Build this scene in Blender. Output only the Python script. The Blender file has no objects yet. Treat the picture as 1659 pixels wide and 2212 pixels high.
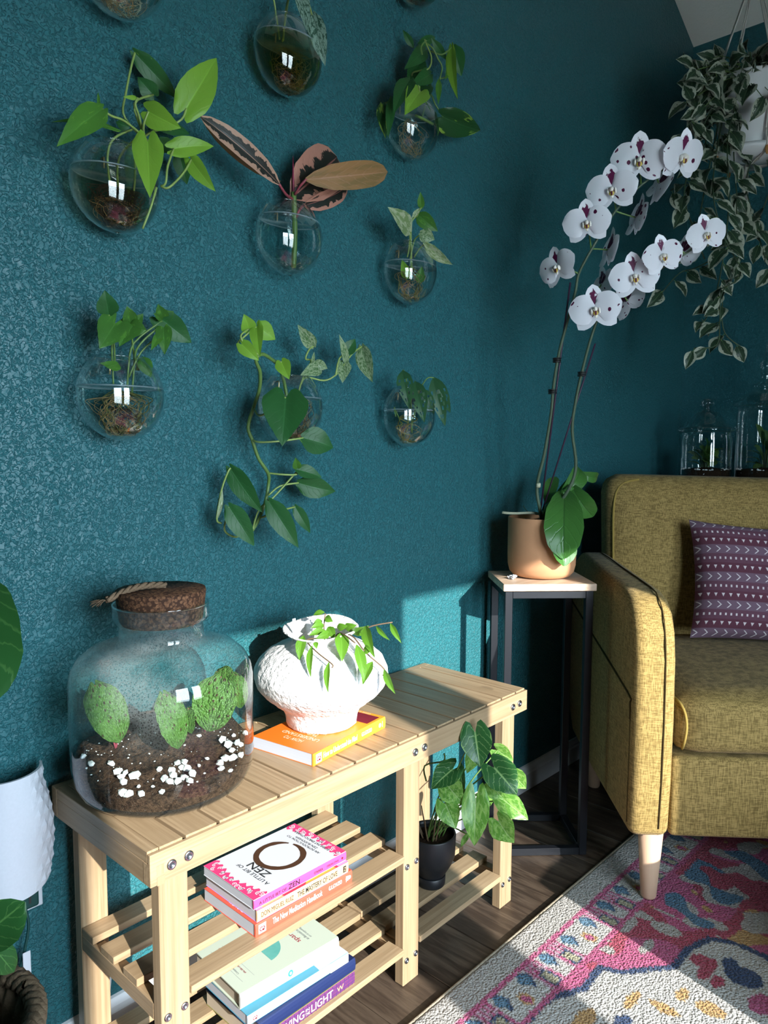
import bpy, bmesh, math, random
from mathutils import Vector, Matrix, noise
random.seed(7)
scene = bpy.context.scene
COL = scene.collection
PI = math.pi

# ---------------------------------------------------------------- camera
W_PX, H_PX, F_PX = 1659.0, 2212.0, 1612.168
CAM = Vector((-0.47952, -1.19858, 1.04162))
_p, _a, _r = math.radians(4.944), math.radians(43.2817), math.radians(0.1884)
FW = Vector((math.cos(_p)*math.cos(_a), math.cos(_p)*math.sin(_a), -math.sin(_p)))
_rt = Vector((math.sin(_a), -math.cos(_a), 0.0)); _up = _rt.cross(FW)
RT = math.cos(_r)*_rt + math.sin(_r)*_up
UP = -math.sin(_r)*_rt + math.cos(_r)*_up
cd = bpy.data.cameras.new('camera'); cam = bpy.data.objects.new('camera', cd); COL.objects.link(cam)
cd.sensor_fit = 'HORIZONTAL'; cd.sensor_width = 36.0; cd.lens = F_PX/W_PX*36.0
cd.clip_start = 0.02; cd.clip_end = 100
m = Matrix((RT, UP, -FW)).transposed().to_4x4(); m.translation = CAM
cam.matrix_world = m
scene.camera = cam

# ---------------------------------------------------------------- world, sun, window portals, exposure
SUN_DIR = Vector((0.225, 1.0, -0.41)).normalized()
ROOM_X0, ROOM_X1, ROOM_Y0 = -2.7, 2.514, -2.35
WINDOWS = [(-0.515, 0.122, 0.45, 1.690), (0.298, 0.738, 0.45, 1.690)]      # x0, x1, sill, head on the wall opposite
world = bpy.data.worlds.new('sky'); scene.world = world; world.use_nodes = True
nt = world.node_tree; bg = nt.nodes['Background']
bg.inputs['Color'].default_value = (0.70, 0.86, 1.0, 1); bg.inputs['Strength'].default_value = 28.0
sd = bpy.data.lights.new('sun_offscreen', 'SUN'); sd.energy = 13.0; sd.angle = 0.0093; sd.color = (1.0, 0.965, 0.91)
sun = bpy.data.objects.new('sun_offscreen', sd); COL.objects.link(sun)
sun.rotation_euler = SUN_DIR.to_track_quat('-Z', 'Y').to_euler(); sun.location = (-1, -6, 4)
for i, (x0, x1, z0, z1) in enumerate(WINDOWS):
    pn = ('window_left_offscreen', 'window_right_offscreen')[i]
    ld = bpy.data.lights.new(pn, 'AREA'); ld.shape = 'RECTANGLE'; ld.size = x1-x0; ld.size_y = z1-z0
    ld.cycles.is_portal = True
    lo = bpy.data.objects.new(pn, ld); COL.objects.link(lo)
    lo.location = ((x0+x1)/2, ROOM_Y0-0.10, (z0+z1)/2); lo.rotation_euler = (math.radians(90), 0, 0)
vs = scene.view_settings
vs.view_transform = 'Standard'; vs.look = 'None'; vs.gamma = 1.0; vs.use_curve_mapping = False
vs.exposure = 0.0
scene.cycles.transparent_max_bounces = 32

# ---------------------------------------------------------------- geometry helpers (all vertices in world metres)
def ray(u, v): return FW + RT*((u-W_PX/2)/F_PX) - UP*((v-H_PX/2)/F_PX)
def onwall(u, v, d):                       # pixel -> point at distance d in front of the long wall (y = -d)
    r = ray(u, v); t = (-d-CAM.y)/r.y; return CAM + r*t
def atdep(u, v, dep): return CAM + ray(u, v)*dep      # pixel -> point at a depth along the view axis
def atz(u, v, z):
    r = ray(u, v); t = (z-CAM.z)/r.z; return CAM + r*t
def depth_of(p): return (Vector(p)-CAM).dot(FW)

def thing(name, label, cat, loc=(0, 0, 0), group=None):
    o = bpy.data.objects.new(name, None); COL.objects.link(o); o.location = loc; o.empty_display_size = 0.05
    o['label'] = label; o['category'] = cat
    if group: o['group'] = group
    return o
def root_loc(p):
    v = Vector((0, 0, 0))
    while p is not None: v = v + p.location; p = p.parent
    return v
def mk(name, verts, faces, mat=None, parent=None, smooth=False, label=None, kind=None, uvs=None, mats=None, fmat=None):
    off = root_loc(parent) if parent is not None else Vector((0, 0, 0))
    me = bpy.data.meshes.new(name)
    me.from_pydata([tuple(Vector(v)-off) for v in verts], [], faces)
    if mat: me.materials.append(M[mat])
    if mats:
        for k in mats: me.materials.append(M[k])
        me.polygons.foreach_set('material_index', fmat)
    if smooth: me.polygons.foreach_set('use_smooth', [True]*len(me.polygons))
    if uvs:
        ul = me.uv_layers.new(name='UVMap')
        for lp in me.loops: ul.data[lp.index].uv = uvs[lp.vertex_index]
    me.update()
    o = bpy.data.objects.new(name, me); COL.objects.link(o)
    if parent is not None: o.parent = parent
    if label: o['label'] = label
    if kind: o['kind'] = kind
    return o
def tag(o, label, cat, group=None):
    o['label'] = label; o['category'] = cat
    if group: o['group'] = group
    return o
def struct(o): o['kind'] = 'structure'; return o
class MB:                                   # collects geometry for ONE mesh object
    def __init__(s): s.v = []; s.f = []; s.uv = []
    def add(s, v, f, uv=None):
        n = len(s.v); s.v += [Vector(p) for p in v]; s.f += [tuple(i+n for i in q) for q in f]
        s.uv += (uv if uv else [(0, 0)]*len(v)); return s
    def build(s, name, mat, parent=None, smooth=False, **k): return mk(name, s.v, s.f, mat, parent, smooth, uvs=s.uv if any(u != (0, 0) for u in s.uv) else None, **k)
def xf(verts, rot=0.0, org=(0, 0, 0), pre=(0, 0, 0)):
    c, s = math.cos(rot), math.sin(rot); org = Vector(org); pre = Vector(pre); out = []
    for v in verts:
        x, y, z = v[0]-pre[0], v[1]-pre[1], v[2]-pre[2]
        out.append(Vector((x*c-y*s, x*s+y*c, z))+org)
    return out
def box(x0, x1, y0, y1, z0, z1, bev=0.0, seg=1):
    bm = bmesh.new(); bmesh.ops.create_cube(bm, size=1)
    for v in bm.verts: v.co = Vector(((x0+x1)/2+v.co.x*(x1-x0), (y0+y1)/2+v.co.y*(y1-y0), (z0+z1)/2+v.co.z*(z1-z0)))
    if bev > 0: bmesh.ops.bevel(bm, geom=list(bm.edges), offset=bev, segments=seg, profile=0.5, affect='EDGES')
    vs_ = [v.co.copy() for v in bm.verts]; bm.verts.index_update()
    fs = [[v.index for v in f.verts] for f in bm.faces]; bm.free(); return vs_, fs
def prism(poly, h0, h1, axis=2, bev=0.0, seg=2):
    """extrude a 2-D polygon along an axis. poly coords are the other two axes in order"""
    bm = bmesh.new()
    def co(p, h):
        if axis == 2: return (p[0], p[1], h)
        if axis == 1: return (p[0], h, p[1])
        return (h, p[0], p[1])
    a = [bm.verts.new(co(p, h0)) for p in poly]; b = [bm.verts.new(co(p, h1)) for p in poly]
    bm.faces.new(a); bm.faces.new(b)
    n = len(poly)
    for i in range(n): bm.faces.new((a[i], a[(i+1) % n], b[(i+1) % n], b[i]))
    bmesh.ops.recalc_face_normals(bm, faces=bm.faces)
    if bev > 0:
        es = [e for e in bm.edges if len(e.link_faces) == 2 and e.calc_face_angle(0) > 0.9]
        bmesh.ops.bevel(bm, geom=es, offset=bev, segments=seg, profile=0.5, affect='EDGES')
    bm.verts.index_update(); vs_ = [v.co.copy() for v in bm.verts]; fs = [[v.index for v in f.verts] for f in bm.faces]; bm.free()
    return vs_, fs
def lathe(prof, c=(0, 0), seg=48, wob=None, closed=False):
    """prof: list of (r, z); c: axis x, y"""
    v, f = [], []; n = len(prof)
    for i in range(seg):
        a = 2*PI*i/seg
        for (r, z) in prof:
            p = Vector((c[0]+r*math.cos(a), c[1]+r*math.sin(a), z))
            if wob: p = wob(p, a, r, z)
            v.append(p)
    for i in range(seg):
        j = (i+1) % seg
        for k in range(n-1 if not closed else n):
            k2 = (k+1) % n
            f.append((i*n+k, j*n+k, j*n+k2, i*n+k2))
    return v, f
def smooth_path(pts, sub=4):
    pts = [Vector(p) for p in pts]
    if len(pts) < 3 or sub < 2: return pts
    out = []
    for i in range(len(pts)-1):
        p0 = pts[max(i-1, 0)]; p1 = pts[i]; p2 = pts[i+1]; p3 = pts[min(i+2, len(pts)-1)]
        for k in range(sub):
            t = k/sub; t2 = t*t; t3 = t2*t
            out.append(0.5*((2*p1)+(p2-p0)*t+(2*p0-5*p1+4*p2-p3)*t2+(3*p1-p0-3*p2+p3)*t3))
    out.append(pts[-1]); return out
def tube(pts, r, seg=6, sub=4, caps=True, r1=None):
    pts = smooth_path(pts, sub); n = len(pts); v, f = [], []
    nrm = None
    for i, p in enumerate(pts):
        t = (pts[min(i+1, n-1)]-pts[max(i-1, 0)])
        t = t.normalized() if t.length > 1e-9 else Vector((0, 0, 1))
        if nrm is None:
            nrm = t.cross(Vector((0.3, 0.2, 1))); nrm = nrm.normalized() if nrm.length > 1e-6 else Vector((1, 0, 0))
        nrm = (nrm - t*nrm.dot(t)); nrm = nrm.normalized() if nrm.length > 1e-6 else t.orthogonal().normalized()
        b = t.cross(nrm)
        rr = r if r1 is None else r+(r1-r)*i/max(1, n-1)
        for k in range(seg):
            a = 2*PI*k/seg; v.append(p+nrm*(rr*math.cos(a))+b*(rr*math.sin(a)))
    for i in range(n-1):
        for k in range(seg):
            k2 = (k+1) % seg; f.append((i*seg+k, i*seg+k2, (i+1)*seg+k2, (i+1)*seg+k))
    if caps: f.append(tuple(range(seg))[::-1]); f.append(tuple((n-1)*seg+k for k in range(seg)))
    return v, f
def rcube(hx, hy, hz, r, n=10, bulge=None):
    """rounded cuboid from a cube grid, centred at 0; bulge(p, unit) may displace"""
    v, f, idx = [], [], {}
    def vid(i, j, k):
        key = (i, j, k)
        if key not in idx:
            u = Vector((2*i/n-1, 2*j/n-1, 2*k/n-1)); p = Vector((u.x*hx, u.y*hy, u.z*hz))
            q = Vector((max(-(hx-r), min(hx-r, p.x)), max(-(hy-r), min(hy-r, p.y)), max(-(hz-r), min(hz-r, p.z))))
            d = p-q
            if d.length > 1e-9:
                # keep points that only leave the inner box along one axis at full distance
                d = d.normalized()*r
            p = q+d
            if bulge: p = bulge(p, u)
            idx[key] = len(v); v.append(p)
        return idx[key]
    for a in range(n):
        for b in range(n):
            f.append((vid(a, b, 0), vid(a, b+1, 0), vid(a+1, b+1, 0), vid(a+1, b, 0)))
            f.append((vid(a, b, n), vid(a+1, b, n), vid(a+1, b+1, n), vid(a, b+1, n)))
            f.append((vid(a, 0, b), vid(a+1, 0, b), vid(a+1, 0, b+1), vid(a, 0, b+1)))
            f.append((vid(a, n, b), vid(a, n, b+1), vid(a+1, n, b+1), vid(a+1, n, b)))
            f.append((vid(0, a, b), vid(0, a, b+1), vid(0, a+1, b+1), vid(0, a+1, b)))
            f.append((vid(n, a, b), vid(n, a+1, b), vid(n, a+1, b+1), vid(n, a, b+1)))
    return v, f
def pebble(c, r, seed, flat=0.75):
    rnd = random.Random(seed); bm = bmesh.new(); bmesh.ops.create_icosphere(bm, subdivisions=1, radius=1)
    for v in bm.verts: v.co *= rnd.uniform(0.75, 1.15)
    rot = Matrix.Rotation(rnd.uniform(0, 6.28), 3, 'Z') @ Matrix.Rotation(rnd.uniform(-0.6, 0.6), 3, 'X')
    vs_ = [rot @ Vector((v.co.x*r*1.15, v.co.y*r*0.9, v.co.z*r*flat))+Vector(c) for v in bm.verts]
    bm.verts.index_update(); fs = [[v.index for v in f.verts] for f in bm.faces]; bm.free(); return vs_, fs

# ---------------------------------------------------------------- leaves
PROF = {
 'heart': ([(0, .80), (.08, .95), (.22, 1), (.42, .90), (.62, .66), (.8, .38), (.92, .16), (1, 0)], .20),
 'ovate': ([(0, .06), (.06, .42), (.18, .82), (.35, 1), (.55, .9), (.75, .56), (.9, .24), (1, 0)], .0),
 'pothos': ([(0, .42), (.06, .68), (.18, .93), (.34, 1), (.54, .88), (.74, .56), (.9, .22), (1, 0)], .08),
 'lance': ([(0, .08), (.12, .5), (.3, .95), (.45, 1), (.68, .74), (.86, .34), (1, 0)], .0),
 'ficus': ([(0, .12), (.08, .5), (.25, .88), (.48, 1), (.72, .94), (.88, .66), (.96, .36), (1, .03)], .0),
 'arrow': ([(0, .95), (.08, 1), (.2, 1), (.34, 1), (.54, .82), (.75, .5), (.9, .22), (1, 0)], .36),
 'strap': ([(0, .34), (.15, .62), (.4, .92), (.65, 1), (.84, .84), (.94, .56), (1, .12)], .0),
 'round': ([(0, .3), (.06, .62), (.2, .92), (.42, 1), (.65, .92), (.83, .68), (.94, .4), (1, .05)], .08),
}
def pw(prof, u):
    for (a, b), (c, d) in zip(prof, prof[1:]):
        if u <= c:
            t = (u-a)/(c-a); t = t*t*(3-2*t)*0.4+t*0.6
            return b+(d-b)*t
    return prof[-1][1]
def leaf_geo(base, tip, width, normal, kind='pothos', fold=0.25, arch=0.12, wave=0.0, curl=0.0, nu=10, nv=3, holes=None, seed=0, rough=0.0):
    base = Vector(base); tip = Vector(tip); t = tip-base; l = t.length; t = t/l
    n = Vector(normal); s = t.cross(n)
    s = s.normalized() if s.length > 1e-6 else t.orthogonal().normalized()
    n = s.cross(t)
    prof, lobe = PROF[kind]; v, f, uv = [], [], []
    sf, cf = math.sin(fold), math.cos(fold); rnd = random.Random(seed)
    ph = rnd.uniform(0, 6.28)
    for i in range(nu+1):
        u = i/nu; w = pw(prof, u)*width/2
        for j in range(-nv, nv+1):
            q = j/nv; aq = abs(q)
            along = u*l - lobe*l*math.sin(PI*min(1, aq**0.85))*max(0, 1-u/0.45)**1.4
            h = aq*w*sf + arch*l*(4*u*(1-u)) - curl*l*u*u*u*0
            h += wave*width*math.sin(ph+u*9+q*2.0)*aq - curl*w*aq*aq
            if rough: h += rough*width*noise.noise(Vector((u*6+seed, q*3.3, 1.7)))
            v.append(base + t*along + s*(q*w*cf) + n*h); uv.append((q*0.5+0.5, u))
    c = 2*nv+1
    for i in range(nu):
        for j in range(2*nv):
            if holes and (i, j) in holes: continue
            f.append((i*c+j, i*c+j+1, (i+1)*c+j+1, (i+1)*c+j))
    return v, f, uv
def cam_normal(p, t, roll):
    n = (CAM-Vector(p)).normalized(); t = Vector(t).normalized()
    n = (n-t*n.dot(t)).normalized()
    return Matrix.Rotation(math.radians(roll), 3, t) @ n
def leaf(parent, base, tip, width, mat, kind='pothos', roll=0.0, name='leaf', normal=None, **k):
    if normal is None: normal = cam_normal((Vector(base)+Vector(tip))*0.5, Vector(tip)-Vector(base), roll)
    v, f, uv = leaf_geo(base, tip, width, normal, kind, **k)
    return mk(name, v, f, mat, parent, True, uvs=uv)
def stem(parent, pts, r, mat, name='stem', seg=6, sub=4, r1=None):
    v, f = tube(pts, r, seg, sub, True, r1); return mk(name, v, f, mat, parent, True)

# ---------------------------------------------------------------- lettering (flat print)
def text_geo(s, size=1.0, shear=0.0, bold=0.0):
    cu = bpy.data.curves.new('t', 'FONT'); cu.body = s; cu.size = size; cu.resolution_u = 3; cu.shear = shear; cu.offset = bold
    ob = bpy.data.objects.new('t', cu); COL.objects.link(ob)
    dg = bpy.context.evaluated_depsgraph_get(); me = ob.evaluated_get(dg).to_mesh()
    v = [Vector(p.co) for p in me.vertices]; f = [tuple(p.vertices) for p in me.polygons]
    ob.evaluated_get(dg).to_mesh_clear(); bpy.data.objects.remove(ob); bpy.data.curves.remove(cu)
    return v, f
def lettering(s, org, xdir, ydir, width, height, mat, parent, lift=0.0004, shear=0.0, bold=0.0, name='lettering'):
    """print s into the rectangle org + xdir*[0,width] + ydir*[0,height]"""
    v, f = text_geo(s, 1.0, shear, bold); xs = [p.x for p in v]; ys = [p.y for p in v]
    x0, x1, y0, y1 = min(xs), max(xs), min(ys), max(ys)
    X = Vector(xdir).normalized(); Y = Vector(ydir).normalized(); N = X.cross(Y); o = Vector(org)
    return mk(name, [o+X*((p.x-x0)/(x1-x0)*width)+Y*((p.y-y0)/(y1-y0)*height)+N*lift for p in v], f, mat, parent)
def patch(pts, mat, parent, name, lift=0.0):
    return mk(name, pts, [tuple(range(len(pts)))], mat, parent)
M = {}
# ---------------------------------------------------------------- materials
class NB:
    def __init__(s, name):
        s.m = bpy.data.materials.new(name); s.m.use_nodes = True; s.t = s.m.node_tree; s.n = s.t.nodes; s.l = s.t.links
        s.b = s.n['Principled BSDF']; s.out = s.n['Material Output']
        M[name] = s.m
    def new(s, typ, **k):
        o = s.n.new(typ)
        for a, b in k.items(): setattr(o, a, b)
        return o
    def link(s, a, b): s.l.new(a, b)
    def val(s, sock, x):
        if hasattr(x, 'is_output') or isinstance(x, bpy.types.NodeSocket): s.l.new(x, sock)
        elif isinstance(x, (tuple, list)): sock.default_value = (*x, 1) if len(x) == 3 and len(sock.default_value) == 4 else x
        else: sock.default_value = x
    def math(s, op, a, b=0.0, c=None, clamp=False):
        o = s.new('ShaderNodeMath', operation=op); o.use_clamp = clamp
        s.val(o.inputs[0], a); s.val(o.inputs[1], b)
        if c is not None: s.val(o.inputs[2], c)
        return o.outputs[0]
    def step(s, x, lo, hi):                      # smooth 0..1
        o = s.new('ShaderNodeMapRange', interpolation_type='SMOOTHSTEP'); s.val(o.inputs[0], x)
        s.val(o.inputs[1], lo); s.val(o.inputs[2], hi); return o.outputs[0]
    def mix(s, f, a, b, blend='MIX'):
        o = s.new('ShaderNodeMix', data_type='RGBA', blend_type=blend)
        s.val(o.inputs[0], f); s.val(o.inputs[6], a); s.val(o.inputs[7], b); return o.outputs[2]
    def coord(s, which='Object', scale=(1, 1, 1), loc=(0, 0, 0), rot=(0, 0, 0)):
        c = s.new('ShaderNodeTexCoord'); mp = s.new('ShaderNodeMapping')
        mp.inputs['Scale'].default_value = scale; mp.inputs['Location'].default_value = loc; mp.inputs['Rotation'].default_value = rot
        s.l.new(c.outputs[which], mp.inputs[0]); return mp.outputs[0]
    def noise(s, vec, scale, detail=3.0, rough=0.55, dist=0.0, col=False):
        o = s.new('ShaderNodeTexNoise'); s.l.new(vec, o.inputs['Vector']); o.inputs['Scale'].default_value = scale
        o.inputs['Detail'].default_value = detail; o.inputs['Roughness'].default_value = rough; o.inputs['Distortion'].default_value = dist
        return o.outputs['Color' if col else 'Fac']
    def voro(s, vec, scale, feature='F1', out='Distance', rand=1.0):
        o = s.new('ShaderNodeTexVoronoi', feature=feature); s.l.new(vec, o.inputs['Vector']); o.inputs['Scale'].default_value = scale
        o.inputs['Randomness'].default_value = rand; return o.outputs[out]
    def rand(s): return s.new('ShaderNodeObjectInfo').outputs['Random']
    def bump(s, h, strength=0.3, dist=0.002):
        o = s.new('ShaderNodeBump'); s.l.new(h, o.inputs['Height']); o.inputs['Strength'].default_value = strength; o.inputs['Distance'].default_value = dist
        s.l.new(o.outputs[0], s.b.inputs['Normal']); return o.outputs[0]
    def set(s, color=None, rough=None, metallic=None, spec=None, **k):
        if color is not None: s.val(s.b.inputs['Base Color'], color)
        if rough is not None: s.val(s.b.inputs['Roughness'], rough)
        if metallic is not None: s.val(s.b.inputs['Metallic'], metallic)
        if spec is not None: s.val(s.b.inputs['Specular IOR Level'], spec)
        for a, b in k.items(): s.val(s.b.inputs[a.replace('_', ' ')], b)
        return s
def plain(name, color, rough=0.5, spec=0.5, metallic=0.0, var=0.0, bump=None, vscale=30):
    b = NB(name); c = b.coord()
    if var:
        f = b.noise(c, vscale, 4)
        b.set(b.mix(f, tuple(x*(1-var) for x in color), tuple(min(1, x*(1+var)) for x in color)), rough, metallic, spec)
    else: b.set(color, rough, metallic, spec)
    if bump: b.bump(b.noise(c, bump[0], 4), bump[1], bump[2])
    return b

def mat_wall():
    b = NB('wall_teal'); c = b.coord()
    n1 = b.noise(c, 150, 2.5, 0.5, 0.9); n2 = b.noise(c, 60, 2, 0.5, 0.6)
    blob = b.step(n1, 0.44, 0.60)
    h = b.math('ADD', b.math('MULTIPLY', blob, 0.8), b.math('MULTIPLY', n2, 0.9))
    b.bump(h, 0.85, 0.0030)
    big = b.noise(c, 1.7, 2)
    b.set(b.mix(big, (0.020, 0.122, 0.140), (0.023, 0.132, 0.150)), 0.42, 0, 0.42)
mat_wall()
def mat_paint(name, col, s=110):
    b = NB(name); c = b.coord(); b.bump(b.noise(c, s, 3), 0.45, 0.003); b.set(col, 0.7, 0, 0.3)
mat_paint('ceiling_white', (0.84, 0.80, 0.72)); mat_paint('wall_white', (0.62, 0.60, 0.57))
plain('trim_white', (0.72, 0.73, 0.74), 0.35)
def mat_plank():
    b = NB('floor_plank'); r = b.rand()
    cc = b.new('ShaderNodeTexCoord'); off = b.new('ShaderNodeCombineXYZ'); b.link(b.math('MULTIPLY', r, 37.0), off.inputs[2])
    add = b.new('ShaderNodeVectorMath', operation='ADD'); b.link(cc.outputs['Object'], add.inputs[0]); b.link(off.outputs[0], add.inputs[1])
    mp = b.new('ShaderNodeMapping'); mp.inputs['Scale'].default_value = (26, 2.6, 1); b.link(add.outputs[0], mp.inputs[0])
    g = b.noise(mp.outputs[0], 2.2, 5, 0.6, 0.8); g2 = b.noise(mp.outputs[0], 9, 3, 0.6)
    c1 = b.mix(b.step(g, 0.35, 0.68), (0.034, 0.022, 0.015), (0.110, 0.078, 0.054))
    c2 = b.mix(b.math('MULTIPLY', b.step(g2, 0.5, 0.7), 0.35), c1, (0.022, 0.014, 0.010))
    c3 = b.mix(b.math('MULTIPLY', r, 0.45), c2, (0.048, 0.033, 0.024))
    b.set(c3, b.mix(g2, (0.34,)*3, (0.5,)*3), 0, 0.45); b.bump(g2, 0.12, 0.001)
mat_plank()
def mat_wood(name, axis, ca, cb, cc_, rough=0.42, fine=1.0):
    b = NB(name); r = b.rand(); cc = b.new('ShaderNodeTexCoord')
    off = b.new('ShaderNodeCombineXYZ'); b.link(b.math('MULTIPLY', r, 11.3), off.inputs[0]); b.link(b.math('MULTIPLY', r, 7.1), off.inputs[1]); b.link(b.math('MULTIPLY', r, 5.7), off.inputs[2])
    add = b.new('ShaderNodeVectorMath', operation='ADD'); b.link(cc.outputs['Object'], add.inputs[0]); b.link(off.outputs[0], add.inputs[1])
    mp = b.new('ShaderNodeMapping'); sc = [190*fine, 190*fine, 190*fine]; sc[axis] = 5.0; mp.inputs['Scale'].default_value = sc; b.link(add.outputs[0], mp.inputs[0])
    g = b.noise(mp.outputs[0], 1.0, 4, 0.6, 0.15)
    mp2 = b.new('ShaderNodeMapping'); sc2 = [42, 42, 42]; sc2[axis] = 1.1; mp2.inputs['Scale'].default_value = sc2; b.link(add.outputs[0], mp2.inputs[0])
    lam = b.noise(mp2.outputs[0], 1.0, 1.5, 0.5)
    mp3 = b.new('ShaderNodeMapping'); sc3 = [14, 14, 14]; sc3[axis] = 6.5; mp3.inputs['Scale'].default_value = sc3; b.link(add.outputs[0], mp3.inputs[0])
    knot = b.step(b.noise(mp3.outputs[0], 1.0, 2.0, 0.5), 0.685, 0.74)
    kn = b.math('MULTIPLY', knot, b.step(g, 0.42, 0.62))
    c1 = b.mix(b.step(g, 0.32, 0.68), ca, cb)
    c2 = b.mix(b.math('MULTIPLY', b.step(lam, 0.4, 0.62), 0.5), c1, cc_)
    c3 = b.mix(b.math('MULTIPLY', kn, 0.55), c2, tuple(x*0.45 for x in ca))
    c4 = b.mix(b.math('MULTIPLY', r, 0.3), c3, tuple(x*0.86 for x in ca))
    b.set(c4, rough, 0, 0.45); b.bump(g, 0.06, 0.0006)
for nm, ax in (('bamboo_x', 0), ('bamboo_y', 1), ('bamboo_z', 2)):
    mat_wood(nm, ax, (0.262, 0.178, 0.100), (0.392, 0.282, 0.170), (0.318, 0.220, 0.124))
mat_wood('stand_wood', 0, (0.50, 0.36, 0.25), (0.66, 0.51, 0.38), (0.42, 0.28, 0.19), 0.5, 0.45)
mat_wood('sofa_leg_wood', 2, (0.55, 0.36, 0.24), (0.60, 0.41, 0.28), (0.57, 0.38, 0.26), 0.45, 0.4)
mat_wood('dark_wood', 0, (0.03, 0.02, 0.014), (0.05, 0.034, 0.022), (0.04, 0.026, 0.018), 0.4)
plain('garden', (0.48, 0.48, 0.45), 0.9, 0.1, 0.0, var=0.3, vscale=3)
plain('steel', (0.55, 0.57, 0.60), 0.25, 0.5, 1.0)
plain('steel_dark', (0.12, 0.13, 0.15), 0.4, 0.5, 0.8)
plain('black_metal', (0.007, 0.008, 0.011), 0.42, 0.35, 0.0, bump=(600, 0.08, 0.0005))
plain('black_ceramic', (0.010, 0.011, 0.013), 0.42, 0.5, 0.0, var=0.3, vscale=200)
plain('terracotta', (0.52, 0.265, 0.135), 0.75, 0.2, 0.0, var=0.10, vscale=18, bump=(300, 0.12, 0.0008))
plain('plaster_white', (0.70, 0.69, 0.68), 0.85, 0.2, 0.0, bump=(95, 0.8, 0.008))
plain('plastic_white', (0.62, 0.64, 0.68), 0.4, 0.4)
plain('ceramic_speckle', (0.56, 0.58, 0.63), 0.35, 0.45, 0.0, var=0.06, vscale=250)
plain('plug_green', (0.006, 0.05, 0.045), 0.45, 0.4)
plain('slot_dark', (0.02, 0.02, 0.02), 0.6)
plain('wicker', (0.115, 0.080, 0.048), 0.75, 0.25, 0.0, var=0.55, vscale=120, bump=(220, 0.6, 0.003))
plain('planter_dark', (0.012, 0.010, 0.009), 0.7)
plain('soil', (0.030, 0.018, 0.011), 0.95, 0.1, 0.0, var=0.6, vscale=160, bump=(180, 1.0, 0.006))
def mat_soil():
    b = NB('coco_soil'); c = b.coord(); f = b.noise(c, 150, 5, 0.7); g = b.noise(c, 420, 3, 0.7)
    k = b.mix(b.step(f, 0.35, 0.62), (0.022, 0.012, 0.008), (0.115, 0.062, 0.036))
    k = b.mix(b.step(g, 0.60, 0.68), k, (0.20, 0.12, 0.075)); k = b.mix(b.step(b.noise(c, 330, 2, 0.6), 0.70, 0.74), k, (0.6, 0.56, 0.5))
    b.set(k, 0.9, 0, 0.15); b.bump(b.math('ADD', f, g), 0.9, 0.008)
mat_soil()
plain('char_soil', (0.012, 0.011, 0.011), 0.7, 0.35, 0.0, var=0.7, vscale=300, bump=(260, 0.9, 0.006))
plain('pebble_white', (0.78, 0.78, 0.76), 0.6, 0.3, 0.0, var=0.08, vscale=90, bump=(140, 0.3, 0.002))
plain('perlite_grey', (0.42, 0.42, 0.42), 0.8, 0.2)
def mat_cork():
    b = NB('cork'); c = b.coord(); f = b.noise(c, 210, 4, 0.7); v = b.voro(c, 190)
    k = b.mix(b.step(f, 0.35, 0.65), (0.085, 0.036, 0.018), (0.22, 0.105, 0.052)); k = b.mix(b.step(v, 0.45, 0.62), k, (0.05, 0.022, 0.012))
    b.set(k, 0.8, 0, 0.25); b.bump(f, 0.5, 0.002)
mat_cork()
plain('twine', (0.20, 0.135, 0.085), 0.9, 0.1, 0.0, var=0.4, vscale=400, bump=(500, 0.8, 0.002))
plain('macrame', (0.60, 0.56, 0.50), 0.9, 0.15, 0.0, var=0.15, vscale=300, bump=(500, 0.8, 0.002))
plain('hang_pot', (0.66, 0.66, 0.65), 0.32, 0.5); plain('rust_clip', (0.42, 0.20, 0.06), 0.6)
# --- glass: thin clear sheets (transparent + mirror by Fresnel)
def mat_glass(name, tint=(0.97, 0.985, 0.98), ior=1.45, rough=0.02, haze=0.0, hazecol=(0.8, 0.85, 0.85), hazefn=None, boost=1.0, pw_=5.0):
    b = NB(name); n = b.n; n.remove(b.b)
    lw = b.new('ShaderNodeLayerWeight'); lw.inputs[0].default_value = 0.5; r0 = ((ior-1)/(ior+1))**2
    tr = b.new('ShaderNodeBsdfTransparent'); tr.inputs[0].default_value = (*tint, 1)
    gl = b.new('ShaderNodeBsdfGlossy'); gl.inputs['Roughness'].default_value = rough; gl.inputs[0].default_value = (1, 1, 1, 1)
    mx = b.new('ShaderNodeMixShader'); b.link(b.math('MULTIPLY', b.math('MULTIPLY_ADD', b.math('POWER', lw.outputs['Facing'], pw_), 1-r0, r0), boost, clamp=True), mx.inputs[0]); b.link(tr.outputs[0], mx.inputs[1]); b.link(gl.outputs[0], mx.inputs[2])
    last = mx.outputs[0]
    if haze or hazefn:
        df = b.new('ShaderNodeBsdfDiffuse'); df.inputs[0].default_value = (*hazecol, 1)
        tl = b.new('ShaderNodeBsdfTranslucent'); tl.inputs[0].default_value = (*hazecol, 1)
        ad = b.new('ShaderNodeMixShader'); ad.inputs[0].default_value = 0.5; b.link(df.outputs[0], ad.inputs[1]); b.link(tl.outputs[0], ad.inputs[2])
        m2 = b.new('ShaderNodeMixShader')
        if hazefn: b.link(hazefn(b), m2.inputs[0])
        else: m2.inputs[0].default_value = haze
        b.link(last, m2.inputs[1]); b.link(ad.outputs[0], m2.inputs[2]); last = m2.outputs[0]
    b.link(last, b.out.inputs['Surface']); return b
mat_glass('glass_globe', (0.95, 0.97, 0.97), 1.5, boost=1.3, pw_=2.3)
mat_glass('water_ring', (0.8, 0.88, 0.9), 1.4, haze=0.35, hazecol=(0.55, 0.65, 0.68))
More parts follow.
